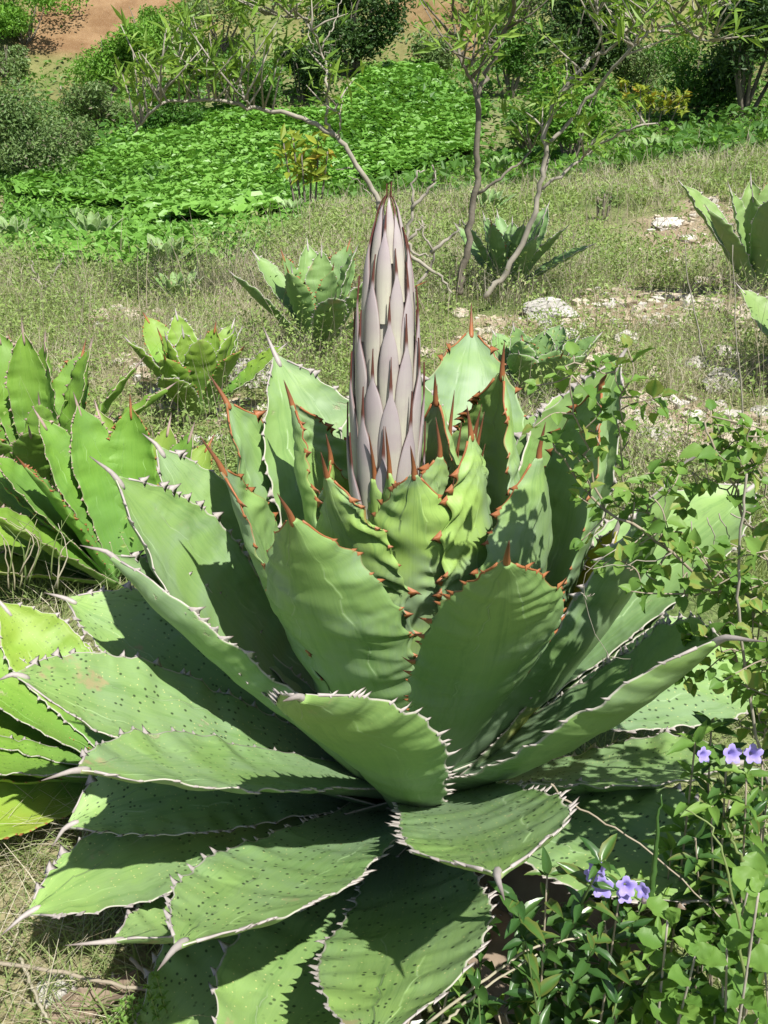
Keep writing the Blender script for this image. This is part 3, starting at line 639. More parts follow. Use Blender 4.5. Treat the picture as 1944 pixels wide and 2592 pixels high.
for i, (px, py, w_, h_, m_, lab) in enumerate([
    (655, 965, 150, 80, 'rock_grey', 'rough grey rock behind the curled leaf tips left of the flower stalk'),
    (1385, 805, 160, 50, 'rock_grey', 'flat grey slab in the gravel behind the large agave'),
    (1880, 820, 130, 50, 'rock_tan', 'pale knobbly boulder near the right edge'),
    (1585, 860, 65, 28, 'rock_white', 'whitish stone between dry stems right of the grey slab'),
    (1820, 990, 100, 70, 'rock_grey', 'cracked blue-grey rock in the gravel below the pale boulder'),
    (1690, 1100, 85, 40, 'rock_tan', 'tan stone above the leafy shrub at right'),
    (1655, 1115, 90, 34, 'rock_grey', 'long flat stone above the leafy shrub at right'),
    (1710, 1155, 60, 26, 'rock_tan', 'small rounded stone just above the leafy shrub'),
    (1075, 900, 60, 32, 'rock_tan', 'rounded tan stone between flower stalk and tall back leaf'),
    (1690, 575, 90, 26, 'rock_white', 'white stone at the top of the gravel bank'),
    (545, 1115, 60, 24, 'rock_white', 'white stone just left of the tall orange-tipped leaves'),
    (500, 1130, 50, 34, 'rock_grey', 'grey stone beside the white one left of the tall leaves'),
    (240, 612, 26, 18, 'rock_white', 'white stone on the far left slope'),
    (150, 612, 30, 16, 'rock_white', 'pale stone left of the white one on the far left slope'),
    (1745, 790, 34, 14, 'rock_white', 'small white stone left of the pale boulder'),
    (1165, 800, 50, 24, 'rock_tan', 'small tan stone at the foot of the forked sapling'),
    (1900, 760, 50, 24, 'rock_tan', 'small stone below the bright green agave at the right edge'),
    (1490, 1000, 40, 16, 'rock_white', 'small pale stone between the right back leaves'),
    (1610, 1010, 50, 20, 'rock_tan', 'small tan stone in the dry stems at right'),
    (150, 2530, 95, 50, 'rock_grey', 'grey stone on bare soil in the lower left corner'),
    (1760, 1060, 60, 24, 'rock_white', 'pale stone below the cracked blue-grey rock'),
    (420, 612, 24, 12, 'rock_white', 'small pale stone in the green left slope'),
    (1650, 700, 40, 20, 'rock_tan', 'stone in the middle of the gravel bank'),
    (1560, 665, 40, 16, 'rock_white', 'white stone at the near side of the gravel bank'),
    (1800, 640, 60, 26, 'rock_tan', 'tan stone left of the bright agave in the gravel bank'), (1740, 610, 46, 20, 'rock_white', 'whitish stone near the top of the gravel bank'),
    (1680, 640, 40, 18, 'rock_grey', 'grey stone in the upper gravel bank'), (1840, 905, 70, 36, 'rock_white', 'pale block under the knobbly boulder'), (1930, 930, 70, 40, 'rock_tan', 'tan block at the right edge below the boulder'),
    (1770, 930, 70, 30, 'rock_grey', 'greyish ledge left of the pale block'), (1650, 950, 60, 24, 'rock_tan', 'flat tan stone among dry stems below the whitish stone'), (1440, 850, 50, 20, 'rock_white', 'small pale stone under the grey slab'),
    (1240, 840, 46, 20, 'rock_tan', 'tan stone between sapling foot and grey slab'), (1040, 940, 40, 22, 'rock_tan', 'small tan stone close behind the flower stalk'), (1300, 870, 36, 16, 'rock_white', 'little white stone behind the tall back leaf'),
    (1850, 1130, 70, 34, 'rock_tan', 'tan stone half under the shrub at the right edge'), (1560, 1080, 50, 20, 'rock_tan', 'small stone beside the right back leaves'), (350, 815, 40, 16, 'rock_tan', 'tan stone on the bare patch at left'),
    (610, 1110, 36, 18, 'rock_tan', 'small tan stone right of the white one left of the tall leaves'), (1930, 1050, 60, 30, 'rock_grey', 'grey stone at the right edge above the shrub'),
    ]): rock(px, py, w_, h_, M[m_], lab, i + 3)

# pebbles and gravel
def in_view(n, y0, y1, lim=.62, power=1.0):
    yy = y0 * (y1 / y0) ** (rng.random(n) ** power); xx = (rng.random(n) * 2 - 1) * lim * (yy + .6); return xx, yy
VPOLY = np.array([ground_at(a, b)[:2] for a, b in ((330, 345), (480, 305), (600, 285), (760, 300), (860, 290), (900, 235), (980, 185), (1060, 175), (1150, 220), (1200, 270), (1235, 370), (1200, 425), (1090, 440), (1000, 450), (900, 470), (800, 515), (700, 560), (600, 588), (500, 592), (400, 585), (300, 560), (180, 515), (40, 480), (210, 405))])
HPOLY = np.array([ground_at(a, b)[:2] for a, b in ((-40, 440), (100, 445), (250, 490), (400, 560), (520, 590), (680, 570), (820, 520), (760, 590), (620, 640), (420, 680), (200, 690), (-40, 660))])
def open_slope(x, y):
    return ~(in_poly(x, y, VPOLY) | in_poly(x, y, HPOLY))
def clear_of_plants(x, y):
    return ((x - HEART[0]) ** 2 + (y - HEART[1]) ** 2) > .16
OCT_V = np.array([[1, 0, 0], [-1, 0, 0], [0, 1, 0], [0, -1, 0], [0, 0, 1], [0, 0, -1]], float); OCT_F = np.array([[0, 2, 4], [2, 1, 4], [1, 3, 4], [3, 0, 4], [2, 0, 5], [1, 2, 5], [3, 1, 5], [0, 3, 5]])
CUB_V = np.array([[x, y, z] for x in (-1, 1) for y in (-1, 1) for z in (-1, 1)], float) * .75; CUB_F = np.array([[0, 1, 3, 2], [4, 6, 7, 5], [0, 4, 5, 1], [2, 3, 7, 6], [0, 2, 6, 4], [1, 5, 7, 3]])
px_, py_ = in_view(48000, .8, 13)
keep = rng.random(len(px_)) > (veg_amount(px_, py_) * 1.55 + .05 + .62 * (py_ < 2.0)); keep &= clear_of_plants(px_, py_)
px_, py_ = px_[keep], py_[keep]; n = len(px_)
sz = np.minimum(.005 + .011 * rng.random(n) ** 3 * 3.5, .012 + .005 * py_)
V = (CUB_V + rng.normal(size=(n, 8, 3)) * .22) * sz[:, None, None] * (1 + rng.normal(size=(n, 1, 3)) * np.array([.25, .25, .15])) * np.array([1, 1, .7])
a = rng.random(n) * 6.28; ca, sa = np.cos(a)[:, None], np.sin(a)[:, None]
V = np.stack([V[..., 0] * ca - V[..., 1] * sa + px_[:, None], V[..., 0] * sa + V[..., 1] * ca + py_[:, None], V[..., 2] + gz(px_, py_)[:, None] + .25 * sz[:, None]], -1)
link('gravel', mesh_from('gravel', V.reshape(-1, 3), (CUB_F[None] + 8 * np.arange(n)[:, None, None]).reshape(-1, 4), M['pebble'], False, rnd=np.repeat(rng.random(n), 8)), None, 'tan and whitish gravel scattered over the bare slope', 'gravel', kind='stuff')

# ---------------------------------------------------------------- grasses and herbs
def blades(x, y, z, ln, wd, lean, mat, name, label, cat, r=None, seg=3):
    n = len(x); a = rng.random(n) * 2 * math.pi; dx, dy = np.cos(a), np.sin(a)
    f = rng.random(n) * 6.28; sx, sy = np.cos(f), np.sin(f)
    V = np.zeros((n, 2 * seg + 1, 3))
    for i in range(seg + 1):
        t = i / seg; cx = x + dx * lean * ln * t * t; cy = y + dy * lean * ln * t * t; cz = z - .01 + ln * t * (1 - .35 * np.minimum(lean, 1.2) * t)
        w_ = wd * (1 - t) ** .7
        if i < seg:
            V[:, 2 * i] = np.stack([cx + sx * w_, cy + sy * w_, cz], -1); V[:, 2 * i + 1] = np.stack([cx - sx * w_, cy - sy * w_, cz], -1)
        else: V[:, 2 * seg] = np.stack([cx, cy, cz], -1)
    k = 2 * seg + 1; F = []
    for i in range(seg - 1): F += [[2 * i, 2 * i + 1, 2 * i + 2], [2 * i + 1, 2 * i + 3, 2 * i + 2]]
    F.append([2 * seg - 2, 2 * seg - 1, 2 * seg])
    F = (np.array(F)[None] + k * np.arange(n)[:, None, None]).reshape(-1, 3)
    r = rng.random(n) if r is None else r
    return link(name, mesh_from(name, V.reshape(-1, 3), F, mat, True, rnd=np.repeat(r, k)), None, label, cat, kind='stuff')

def tufted(n, y0, y1, per, spread, lim=.6, f=1.0, patch=None):
    cx, cy = in_view(n, y0, y1, lim)
    k = rng.random(n) < np.clip(veg_amount(cx, cy) * f * (1 if patch is None else sst(.25, .65, fnoise(cx, cy, .8, patch)) * 1.4), 0, 1); k &= clear_of_plants(cx, cy) & open_slope(cx, cy); cx, cy = cx[k], cy[k]
    x = np.repeat(cx, per) + rng.normal(size=len(cx) * per) * spread; y = np.repeat(cy, per) + rng.normal(size=len(cx) * per) * spread
    return x, y
x, y = tufted(12000, 2.3, 24, 9, .05)
s_ = np.clip(y / 7, .6, 2.2)
blades(x, y, gz(x, y), (.07 + .13 * rng.random(len(x))) * (.8 + .3 * s_), .0022 * s_ * (.7 + .6 * rng.random(len(x))), .2 + .7 * rng.random(len(x)), M['grass'], 'grass', 'fine green grass covering the slope', 'grass', r=np.clip(.75 * fnoise(x, y, .9, 61) + .35 * rng.random(len(x)) - .05, 0, 1))
x, y = tufted(12000, 2.6, 22, 9, .06, f=1.25, patch=62)
s_ = np.clip(y / 7, .6, 2.0)
blades(x, y, gz(x, y), (.10 + .22 * rng.random(len(x))), .0016 * s_ * (.7 + .6 * rng.random(len(x))), .2 + .9 * rng.random(len(x)), M['dry_grass'], 'dry_grass', 'straw-coloured dry grass mixed into the slope', 'grass')
# grass and straw round the foot of the large agave
cx = np.concatenate([rng.uniform(-.85, -.35, 260), rng.uniform(.35, 1.1, 260), rng.uniform(-1.3, -.7, 140)]); cy = np.concatenate([rng.uniform(.75, 1.6, 260), rng.uniform(.7, 2.0, 260), rng.uniform(1.3, 2.4, 140)])
x = np.repeat(cx, 7) + rng.normal(size=len(cx) * 7) * .03; y = np.repeat(cy, 7) + rng.normal(size=len(cx) * 7) * .03
blades(x, y, gz(x, y), .05 + .13 * rng.random(len(x)), .0011 + .0014 * rng.random(len(x)), .4 + 1.2 * rng.random(len(x)), M['grass'], 'grass', 'short grass round the foot of the large agave', 'grass', seg=4)
k = rng.random(len(x)) < .25; x, y = x[k] + .02, y[k] - .02
blades(x, y, gz(x, y), .08 + .16 * rng.random(len(x)), .0008 + .0009 * rng.random(len(x)), .6 + 1.6 * rng.random(len(x)), M['dry_grass'], 'dry_grass', 'dry straw lying round the foot of the large agave', 'grass', seg=4)

def leaf_cards(P, size, mat, name, label=None, cat=None, kind=None, parent=None, r=None, aspect=.55, up=.5, kink=.25, hexa=False, link_it=True, axis=None):
    """many small folded leaves: P (n,3) positions"""
    n = len(P); size = np.broadcast_to(size, (n,))
    nrm = rng.normal(size=(n, 3)); nrm[:, 2] = np.abs(nrm[:, 2]) + up * 2; nrm /= np.linalg.norm(nrm, axis=1)[:, None]
    d = rng.normal(size=(n, 3)) if axis is None else axis + rng.normal(size=(n, 3)) * .35
    d -= nrm * (d * nrm).sum(1)[:, None]; d /= np.linalg.norm(d, axis=1)[:, None]; e = np.cross(nrm, d)
    S_ = size[:, None]
    if hexa:
        offs = [(-.5, 0, 0), (-.45, .32, kink * .6), (.05, .5, kink), (.5, 0, 0), (.05, -.5, kink), (-.45, -.32, kink * .6)]
        F0 = [[0, 3, 2, 1], [0, 5, 4, 3]]
    else:
        offs = [(-.5, 0, 0), (0, .5, kink), (.5, 0, -.05), (0, -.5, kink)]; F0 = [[0, 1, 2], [0, 2, 3]]
    V = np.stack([P + S_ * (o_[0] * d + o_[1] * aspect * 2 * .5 * e + o_[2] * aspect * nrm) for o_ in offs], 1)
    k = len(offs); F = (np.array(F0)[None] + k * np.arange(n)[:, None, None]).reshape(-1, len(F0[0]))
    r = rng.random(n) if r is None else r
    me = mesh_from(name, V.reshape(-1, 3), F, mat, False, rnd=np.repeat(r, k))
    return link(name, me, parent, label, cat, kind=kind) if link_it else me

# low leafy herbs over the slope
cx, cy = in_view(8000, 2.5, 26, .6)
k = (rng.random(len(cx)) < veg_amount(cx, cy) * 1.0) & clear_of_plants(cx, cy) & (fnoise(cx, cy, 1.3, 31) > .38) & open_slope(cx, cy); cx, cy = cx[k], cy[k]
per = 34; hgt = (.08 + .18 * rng.random(len(cx)) ** 2) * np.clip(1.3 - cy / 26, .45, 1)
P = np.stack([np.repeat(cx, per), np.repeat(cy, per), np.repeat(gz(cx, cy), per)], -1)
sp = np.repeat(.05 + .09 * rng.random(len(cx)), per); hh = np.repeat(hgt, per) * rng.random(len(P))
P[:, 0] += rng.normal(size=len(P)) * sp; P[:, 1] += rng.normal(size=len(P)) * sp; P[:, 2] += hh
leaf_cards(P, (.014 + .014 * rng.random(len(P))) * np.clip(P[:, 1] / 6, .75, 2.2), M['herb'], 'herbs', 'small-leaved light green herbs over the slope', 'herbs', 'stuff', r=np.clip(np.repeat(rng.random(len(cx)), per) * .7 + .3 * rng.random(len(P)), 0, 1))
# taller weeds standing out of the mat
cx, cy = in_view(2600, 3.0, 22, .6)
k = (rng.random(len(cx)) < veg_amount(cx, cy) * 1.1) & clear_of_plants(cx, cy) & open_slope(cx, cy); cx, cy = cx[k], cy[k]
per = 60; P = np.stack([np.repeat(cx, per), np.repeat(cy, per), np.repeat(gz(cx, cy), per)], -1)
hw = np.repeat((.12 + .28 * rng.random(len(cx)) ** 1.5) * np.clip(1.35 - cy / 15, .25, 1), per); tt_ = rng.random(len(P))
P[:, 0] += rng.normal(size=len(P)) * hw * .28 * (.5 + tt_); P[:, 1] += rng.normal(size=len(P)) * hw * .28 * (.5 + tt_); P[:, 2] += hw * tt_
leaf_cards(P, (.020 + .020 * rng.random(len(P))) * np.clip(P[:, 1] / 7, .7, 2.0), M['herb'], 'weeds', 'taller light green weeds standing out of the slope', 'weeds', 'stuff', aspect=.45, up=.2, r=np.clip(np.repeat(rng.random(len(cx)), per) * .8 + .2 * rng.random(len(P)), 0, .95))
# thin dry stems standing in the herbs
sx_, sy_ = in_view(4500, 2.8, 16, .6); k = (rng.random(4500) < veg_amount(sx_, sy_) + .25) & clear_of_plants(sx_, sy_) & open_slope(sx_, sy_); sx_, sy_ = sx_[k], sy_[k]
blades(sx_, sy_, gz(sx_, sy_), .2 + .35 * rng.random(len(sx_)), .0022 * np.clip(sy_ / 6, .6, 2), .1 + .4 * rng.random(len(sx_)), M['twig'], 'dry_stems', 'thin grey-brown dead stems standing in the herbs', 'stems', seg=3)

# ---------------------------------------------------------------- vine patch in the gully
n = 120000
vy = rng.uniform(VPOLY[:, 1].min() - .5, VPOLY[:, 1].max() + .5, n); vx = rng.uniform(VPOLY[:, 0].min() - .5, VPOLY[:, 0].max() + .5, n)
inside = in_poly(vx + .5 * (fnoise(vx, vy, 1.1, 8) - .5), vy + 1.4 * (fnoise(vx, vy, .8, 9) - .5), VPOLY)
vx, vy = vx[inside][:42000], vy[inside][:42000]
P = np.stack([vx, vy, gz(vx, vy) + .03 + .20 * fnoise(vx, vy, 1.4, 21) + .07 * rng.random(len(vx))], -1)
leaf_cards(P, .13 + .11 * rng.random(len(P)), M['vine'], 'vine_cover', 'dense broad-leaved green vines carpeting the gully', 'vines', 'stuff', aspect=.95, up=.9, kink=.16, hexa=True, r=np.clip(.6 * fnoise(vx, vy, .8, 22) + .4 * rng.random(len(vx)), 0, 1))
# fresh green herbs spilling down the slope in front of the vines
hy = rng.uniform(HPOLY[:, 1].min(), HPOLY[:, 1].max(), 60000); hx = rng.uniform(HPOLY[:, 0].min(), HPOLY[:, 0].max(), 60000)
k = in_poly(hx + .8 * (fnoise(hx, hy, .9, 51) - .5), hy + 1.5 * (fnoise(hx, hy, .8, 52) - .5), HPOLY); hx, hy = hx[k], hy[k]
P = np.stack([hx, hy, gz(hx, hy) + .12 * rng.random(len(hx))], -1)
leaf_cards(P, .07 + .08 * rng.random(len(P)), M['vine'], 'ground_cover', 'fresh green herbs spilling over the left slope in front of the vines', 'herbs', 'stuff', aspect=.5, up=.4, r=np.clip(.7 * fnoise(hx, hy, .7, 53) + .35 * rng.random(len(hx)), 0, 1))
# rank green growth round the patch and on the far bank
gx, gy = in_view(60000, 15, 62, .52)
k = (rng.random(len(gx)) < veg_amount(gx, gy) * .95); gx, gy = gx[k], gy[k]
P = np.stack([gx, gy, gz(gx, gy) + .3 * rng.random(len(gx)) * fnoise(gx, gy, .7, 24) * 1.6], -1)
leaf_cards(P, .10 + .14 * rng.random(len(P)), M['bush'], 'undergrowth', 'low green growth on the far side of the gully', 'undergrowth', 'stuff', aspect=.5, up=.3, r=np.clip(.75 * fnoise(gx, gy, .45, 25) + .3 * rng.random(len(gx)), 0, 1))
k = rng.random(len(gx)) < .45; gx, gy = gx[k] + .1, gy[k] + .1
P = np.stack([gx, gy, gz(gx, gy) + .25 * rng.random(len(gx))], -1)
leaf_cards(P, .09 + .10 * rng.random(len(P)), M['bush_bright'], 'undergrowth', 'bright green weeds on the far side of the gully', 'undergrowth', 'stuff', aspect=.4, up=.3)

# ---------------------------------------------------------------- bushes
def bush(px, py, wpx, hpx, mat, label, seed, nleaf=3600, leaf=.11, name='bush', aspect=.45, lobes=9, stems=True, y=None):
    global rng
    q = ground_at(px, py)
    if y is not None: q = at(px, py, y)
    d = np.linalg.norm(q - CAM); Wm = wpx / KO / FPX * d; Hm = hpx / KO / FPX * d
    R = np.random.default_rng(seed); keep_rng, rng = rng, R
    o = empty(name, q, label, 'bush', 'bushes round the gully')
    P = []; w_ = []
    for k in range(lobes):
        c = np.array([R.uniform(-.34, .34) * Wm, R.uniform(-.28, .28) * Wm, Hm * R.uniform(.25, .80)]); rad = np.array([.26 * Wm, .24 * Wm, .24 * Hm]) * R.uniform(.6, 1.15)
        n = nleaf // lobes; v = R.normal(size=(n, 3)); v /= np.linalg.norm(v, axis=1)[:, None]
        P.append(c + v * rad * (R.random(n) ** .28)[:, None] * (1 + .25 * R.normal(size=(n, 1)) * .6)); w_.append(np.full(n, R.uniform(-.2, .2)))
    P = np.concatenate(P); P[:, 2] = np.maximum(P[:, 2], .02)
    leaf_cards(P, leaf * (.6 + .8 * R.random(len(P))), mat, 'crown', None, None, None, o, aspect=aspect, up=.15, r=np.clip(.5 + np.concatenate(w_) + R.normal(size=len(P)) * .25, 0, 1))
    if stems:
        mb = MB()
        for k in range(7):
            e = np.array([R.uniform(-.35, .35) * Wm, R.uniform(-.2, .2) * Wm, Hm * R.uniform(.5, .9)])
            V, F, _ = tube(spline([[R.uniform(-.05, .05), R.uniform(-.05, .05), -.1], e * .5 + R.normal(size=3) * .05 * Wm, e], 6), np.linspace(.016 * Hm + .01, .006, 6), 5); mb.add(V, F)
        link('trunk', mb.mesh('trunk', M['bark']), o)
    rng = keep_rng
    return o
BUSHES = [
    (290, 245, 190, 170, 'bush_bright', 'rounded bright green bush below the tilled field', 6000, .12),
    (400, 160, 160, 140, 'bush_bright', 'bright green bush at the right corner of the tilled field', 4500, .12),
    (80, 455, 240, 210, 'bush_grey', 'feathery grey-green bush at the left edge of the vine patch', 7000, .09),
    (60, 110, 230, 130, 'bush_bright', 'bright bush in the top left corner', 4000, .14),
    (20, 200, 120, 90, 'bush_grey', 'grey-green bush under the top left corner', 2500, .12),
    (250, 330, 170, 120, 'bush_grey', 'loose grey-green bush under the rounded bright bush', 3500, .10),
    (440, 330, 150, 120, 'bush', 'mid green bush left of the leaning branch', 3500, .10),
    (560, 130, 200, 170, 'bush_grey', 'thin greyish bush at the top edge left of the bare branch', 4000, .10),
    (620, 285, 190, 130, 'bush', 'mid green bush on the bank above the vine patch', 4000, .10),
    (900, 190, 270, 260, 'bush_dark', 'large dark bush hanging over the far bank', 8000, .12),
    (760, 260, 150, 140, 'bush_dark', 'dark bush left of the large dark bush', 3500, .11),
    (1100, 190, 120, 120, 'bush_grey', 'thin bush at the right end of the dark bank', 2500, .10),
    (1290, 250, 130, 180, 'bush', 'bluish green bush behind the fork of the sapling', 3500, .10),
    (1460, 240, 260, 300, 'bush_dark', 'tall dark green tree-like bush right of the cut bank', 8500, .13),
    (1560, 120, 200, 200, 'bush', 'green bush at the top edge behind the long bare branch', 4000, .13),
    (1440, 425, 200, 230, 'bush_bright', 'lime green leafy bush between sapling and yellow shrub', 4500, .10),
    (1750, 300, 210, 190, 'bush', 'rough green bush below the bank at right', 4500, .11),
    (1880, 310, 260, 330, 'bush_dark', 'very dark bush at the right edge', 8000, .12),
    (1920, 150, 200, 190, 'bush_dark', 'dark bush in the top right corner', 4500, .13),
    (1620, 250, 170, 120, 'bush_grey', 'dry grey-green bush under the top right branches', 3000, .10),
    (1330, 390, 120, 110, 'bush', 'small green bush right of the vine patch', 2500, .09),
    (180, 420, 130, 110, 'bush_grey', 'small feathery bush right of the grey-green bush at left', 2500, .08),
    (500, 220, 130, 110, 'bush_dark', 'dark small bush below the thin greyish bush', 2500, .10),
    (1200, 60, 120, 90, 'bush_grey', 'straggly bush on the orange cut bank', 1300, .11),
    (1330, 40, 120, 90, 'bush_grey', 'straggly bush at the top edge right of the cut bank', 1500, .11),
]
for i, (px, py, w_, h_, m_, lab, nl, lf) in enumerate(BUSHES): bush(px, py, w_, h_, M[m_], lab, 100 + i, nl, lf)

def broad_plant(px, py, wpx, hpx, mat, label, seed, nst=5, nl=26, leaf=.16, y=None):
    """upright stems with long drooping leaves in tufts"""
    global rng
    q = ground_at(px, py); d = np.linalg.norm(q - CAM); Wm = wpx / KO / FPX * d; Hm = hpx / KO / FPX * d
    R = np.random.default_rng(seed); keep_rng, rng = rng, R
    o = empty('shrub', q, label, 'shrub'); P = []; A = []
    for k in range(nst):
        top = np.array([(k / (nst - 1) - .5) * Wm * .8, R.uniform(-.2, .2) * Wm, Hm * R.uniform(.65, .95)])
        V, F, _ = tube(spline([[top[0] * .5, top[1] * .5, -.05], top * [.8, .8, .55], top], 7), np.linspace(.018, .009, 7), 6)
        link('stem', mesh_from('stem', V, F, M['bark']), o)
        for j in range(nl):
            t = R.uniform(.55, 1.05); a = R.uniform(0, 6.28); e = np.array([math.cos(a), math.sin(a), R.uniform(-.5, .9)])
            P.append(top * [1, 1, t] + e * leaf * .5); A.append(e)
    leaf_cards(np.array(P), leaf * (.7 + .6 * R.random(len(P))), mat, 'crown', None, None, None, o, aspect=.34, up=.15, axis=np.array(A) * 2)
    rng = keep_rng
broad_plant(780, 540, 130, 185, M['bush_yellow'], 'yellow-leaved shrub with thin dark stems in front of the vine patch', 61, 6, 20, .20)
broad_plant(1640, 345, 160, 130, M['bush_yellow'], 'yellow-green shrub with one reddish top at the right', 62, 5, 40, .20)
broad_plant(735, 800, 70, 95, M['bush_yellow'], 'little yellow-spotted weed against the pale green agave', 63, 4, 14, .05)
broad_plant(1525, 560, 40, 70, M['bush_grey'], 'rusty dry flower head standing in the grass at right', 64, 3, 12, .07)

# ---------------------------------------------------------------- saplings with bare grey limbs
def limb(mb, pts, r0, r1, y, depth=None):
    q = np.array([at(a, b, y if depth is None else dd) for (a, b), dd in zip(pts, depth or [y] * len(pts))])
    c = spline(q, max(8, 4 * len(pts))); c[1:-1] += rng.normal(size=(len(c) - 2, 3)) * .006
    V, F, t = tube(c, np.linspace(r0, r1, len(c)), 8); mb.add(V, F); return c
def sprigs(c, n, ln, t0=.2, up=.8, twig=.35, per=8):
    """short twigs with narrow leaves along a limb -> leaf positions and directions"""
    P, A, tw = [], [], []
    for _ in range(n):
        p = c[int(rng.uniform(t0, 1) * (len(c) - 1))]; e = np.array([rng.normal() * .6, rng.normal() * .6, up + rng.random() * .4]); e /= np.linalg.norm(e); l_ = twig * rng.uniform(.5, 1.2)
        tw.append((p, p + e * l_))
        for k in range(per):
            t = rng.uniform(.25, 1.1); dd = e * .8 + rng.normal(size=3) * .55; dd /= np.linalg.norm(dd); P.append(p + e * l_ * t + dd * ln * .5); A.append(dd)
    return P, A, tw
def sapling(base_px, yd, limbs, sprs, label, leafmat, bark, leaf=.11, name='sapling', cat='tree'):
    q = at(*base_px, yd); q[2] = min(q[2], float(gz(q[0], q[1])) + .02)
    o = empty(name, q, label, cat)
    P, A, tw = [], [], []
    for i, (pts, r0, r1) in enumerate(limbs):
        mb = MB(); dep = [yd + (0 if i == 0 else rng.uniform(-.25, .25)) * k / max(1, len(pts) - 1) for k in range(len(pts))]
        c = limb(mb, pts, r0 * .58, r1 * .58, yd, dep)
        for V in mb.V: V -= q
        link('trunk' if i == 0 else 'branch', mb.mesh('limb', bark), o)
        if i in sprs:
            p_, a_, t_ = sprigs(c, *sprs[i]); P += p_; A += a_; tw += t_
    if P:
        mb = MB()
        for a, b in tw:
            V, F, _ = tube([a - q, (a + b) / 2 - q + rng.normal(size=3) * .01, b - q], [.006, .0045, .002], 5); mb.add(V, F)
        to = link('twigs', mb.mesh('twigs', bark), o, kind='stuff')
        leaf_cards(np.array(P) - q, leaf * (.6 + .7 * rng.random(len(P))), leafmat, 'crown', None, None, None, o, aspect=.17, up=.1, axis=np.array(A) * 3)
    return o
sapling((1163, 745), 5.5, [
    ([(1163, 745), (1170, 690), (1185, 600), (1203, 490), (1208, 400), (1207, 240)], .034, .024),
    ([(1207, 245), (1190, 200), (1165, 150), (1155, 100), (1146, 30), (1140, -60)], .017, .009),
    ([(1207, 245), (1240, 170), (1270, 100), (1295, 45), (1303, -30)], .022, .014),
    ([(1209, 490), (1280, 440), (1340, 385), (1352, 345)], .014, .006),
    ([(1278, 90), (1230, 130), (1190, 170)], .008, .004),
    ([(1300, 42), (1340, 60), (1350, 80)], .008, .004)],
    {1: (14, .13, .1, .6, .35, 8), 2: (8, .13, .4), 3: (4, .12, .5, .6, .2, 6), 4: (7, .13, .1, .3, .25, 7)}, 'forked grey sapling standing behind the flower stalk on its right', M['willow'], M['bark'], .12)
sapling((1225, 755), 5.45, [
    ([(1225, 755), (1285, 680), (1340, 575), (1362, 500), (1375, 420), (1382, 330), (1395, 280), (1440, 210), (1490, 150)], .028, .015),
    ([(1490, 150), (1530, 130), (1580, 80), (1590, 50), (1575, 10), (1580, -40)], .014, .008),
    ([(1380, 368), (1440, 315), (1500, 235), (1570, 150), (1620, 105), (1665, 72), (1750, 50), (1850, 8)], .018, .007),
    ([(1372, 480), (1440, 425), (1500, 380), (1600, 320), (1665, 312)], .015, .006),
    ([(1665, 78), (1720, 85), (1780, 100), (1812, 112)], .011, .005),
    ([(1500, 140), (1520, 80), (1510, 20), (1520, -30)], .010, .005),
    ([(1700, 62), (1730, 20), (1745, -20)], .009, .004), ([(1752, 50), (1790, 75), (1820, 90)], .008, .004), ([(1582, 40), (1610, 80), (1650, 95)], .008, .004)],
    {0: (9, .10, .35, .5, .2, 8), 1: (9, .13, .2), 2: (18, .13, .45, .4, .3, 9), 4: (6, .13, .4, .1, .25, 8), 5: (8, .13, .2), 6: (10, .13, .2, .4, .35, 9), 7: (6, .12, .3), 3: (5, .10, .4, .4, .2, 7)}, 'slanting pale sapling with long bare limbs reaching to the top right', M['willow'], M['pale_bark'], .12)
sapling((965, 545), 5.6, [
    ([(965, 545), (950, 500), (905, 420), (860, 355), (845, 340)], .026, .019),
    ([(845, 342), (800, 318), (740, 290), (640, 275), (560, 255), (470, 255), (405, 262), (360, 310), (340, 335)], .022, .008),
    ([(848, 340), (825, 300), (830, 220), (815, 130), (790, 80), (765, 45)], .014, .006),
    ([(815, 130), (830, 90), (850, 50), (868, -10)], .008, .003), ([(812, 140), (790, 110), (778, 60)], .006, .003), ([(822, 140), (850, 110), (870, 85)], .005, .002),
    ([(858, 352), (860, 300), (845, 260)], .008, .004), ([(640, 275), (610, 240), (590, 200)], .006, .003), ([(520, 255), (530, 210), (540, 170)], .006, .003), ([(410, 262), (390, 220), (375, 190)], .006, .003),
    ([(780, 48), (700, 40), (640, 32)], .007, .003), ([(905, 420), (870, 430), (850, 428)], .006, .003), ([(955, 515), (920, 470), (880, 445)], .006, .003)],
    {1: (30, .12, .32, 1.5, .34, 9), 2: (9, .11, .1, .5, .2, 7), 6: (4, .1, .2, .6, .2, 6), 7: (6, .12, .2), 8: (6, .12, .2), 9: (8, .12, .1), 10: (16, .13, .1, .3, .30, 10)}, 'leaning branchy sapling arching left above the flower stalk', M['willow'], M['pale_bark'], .12)
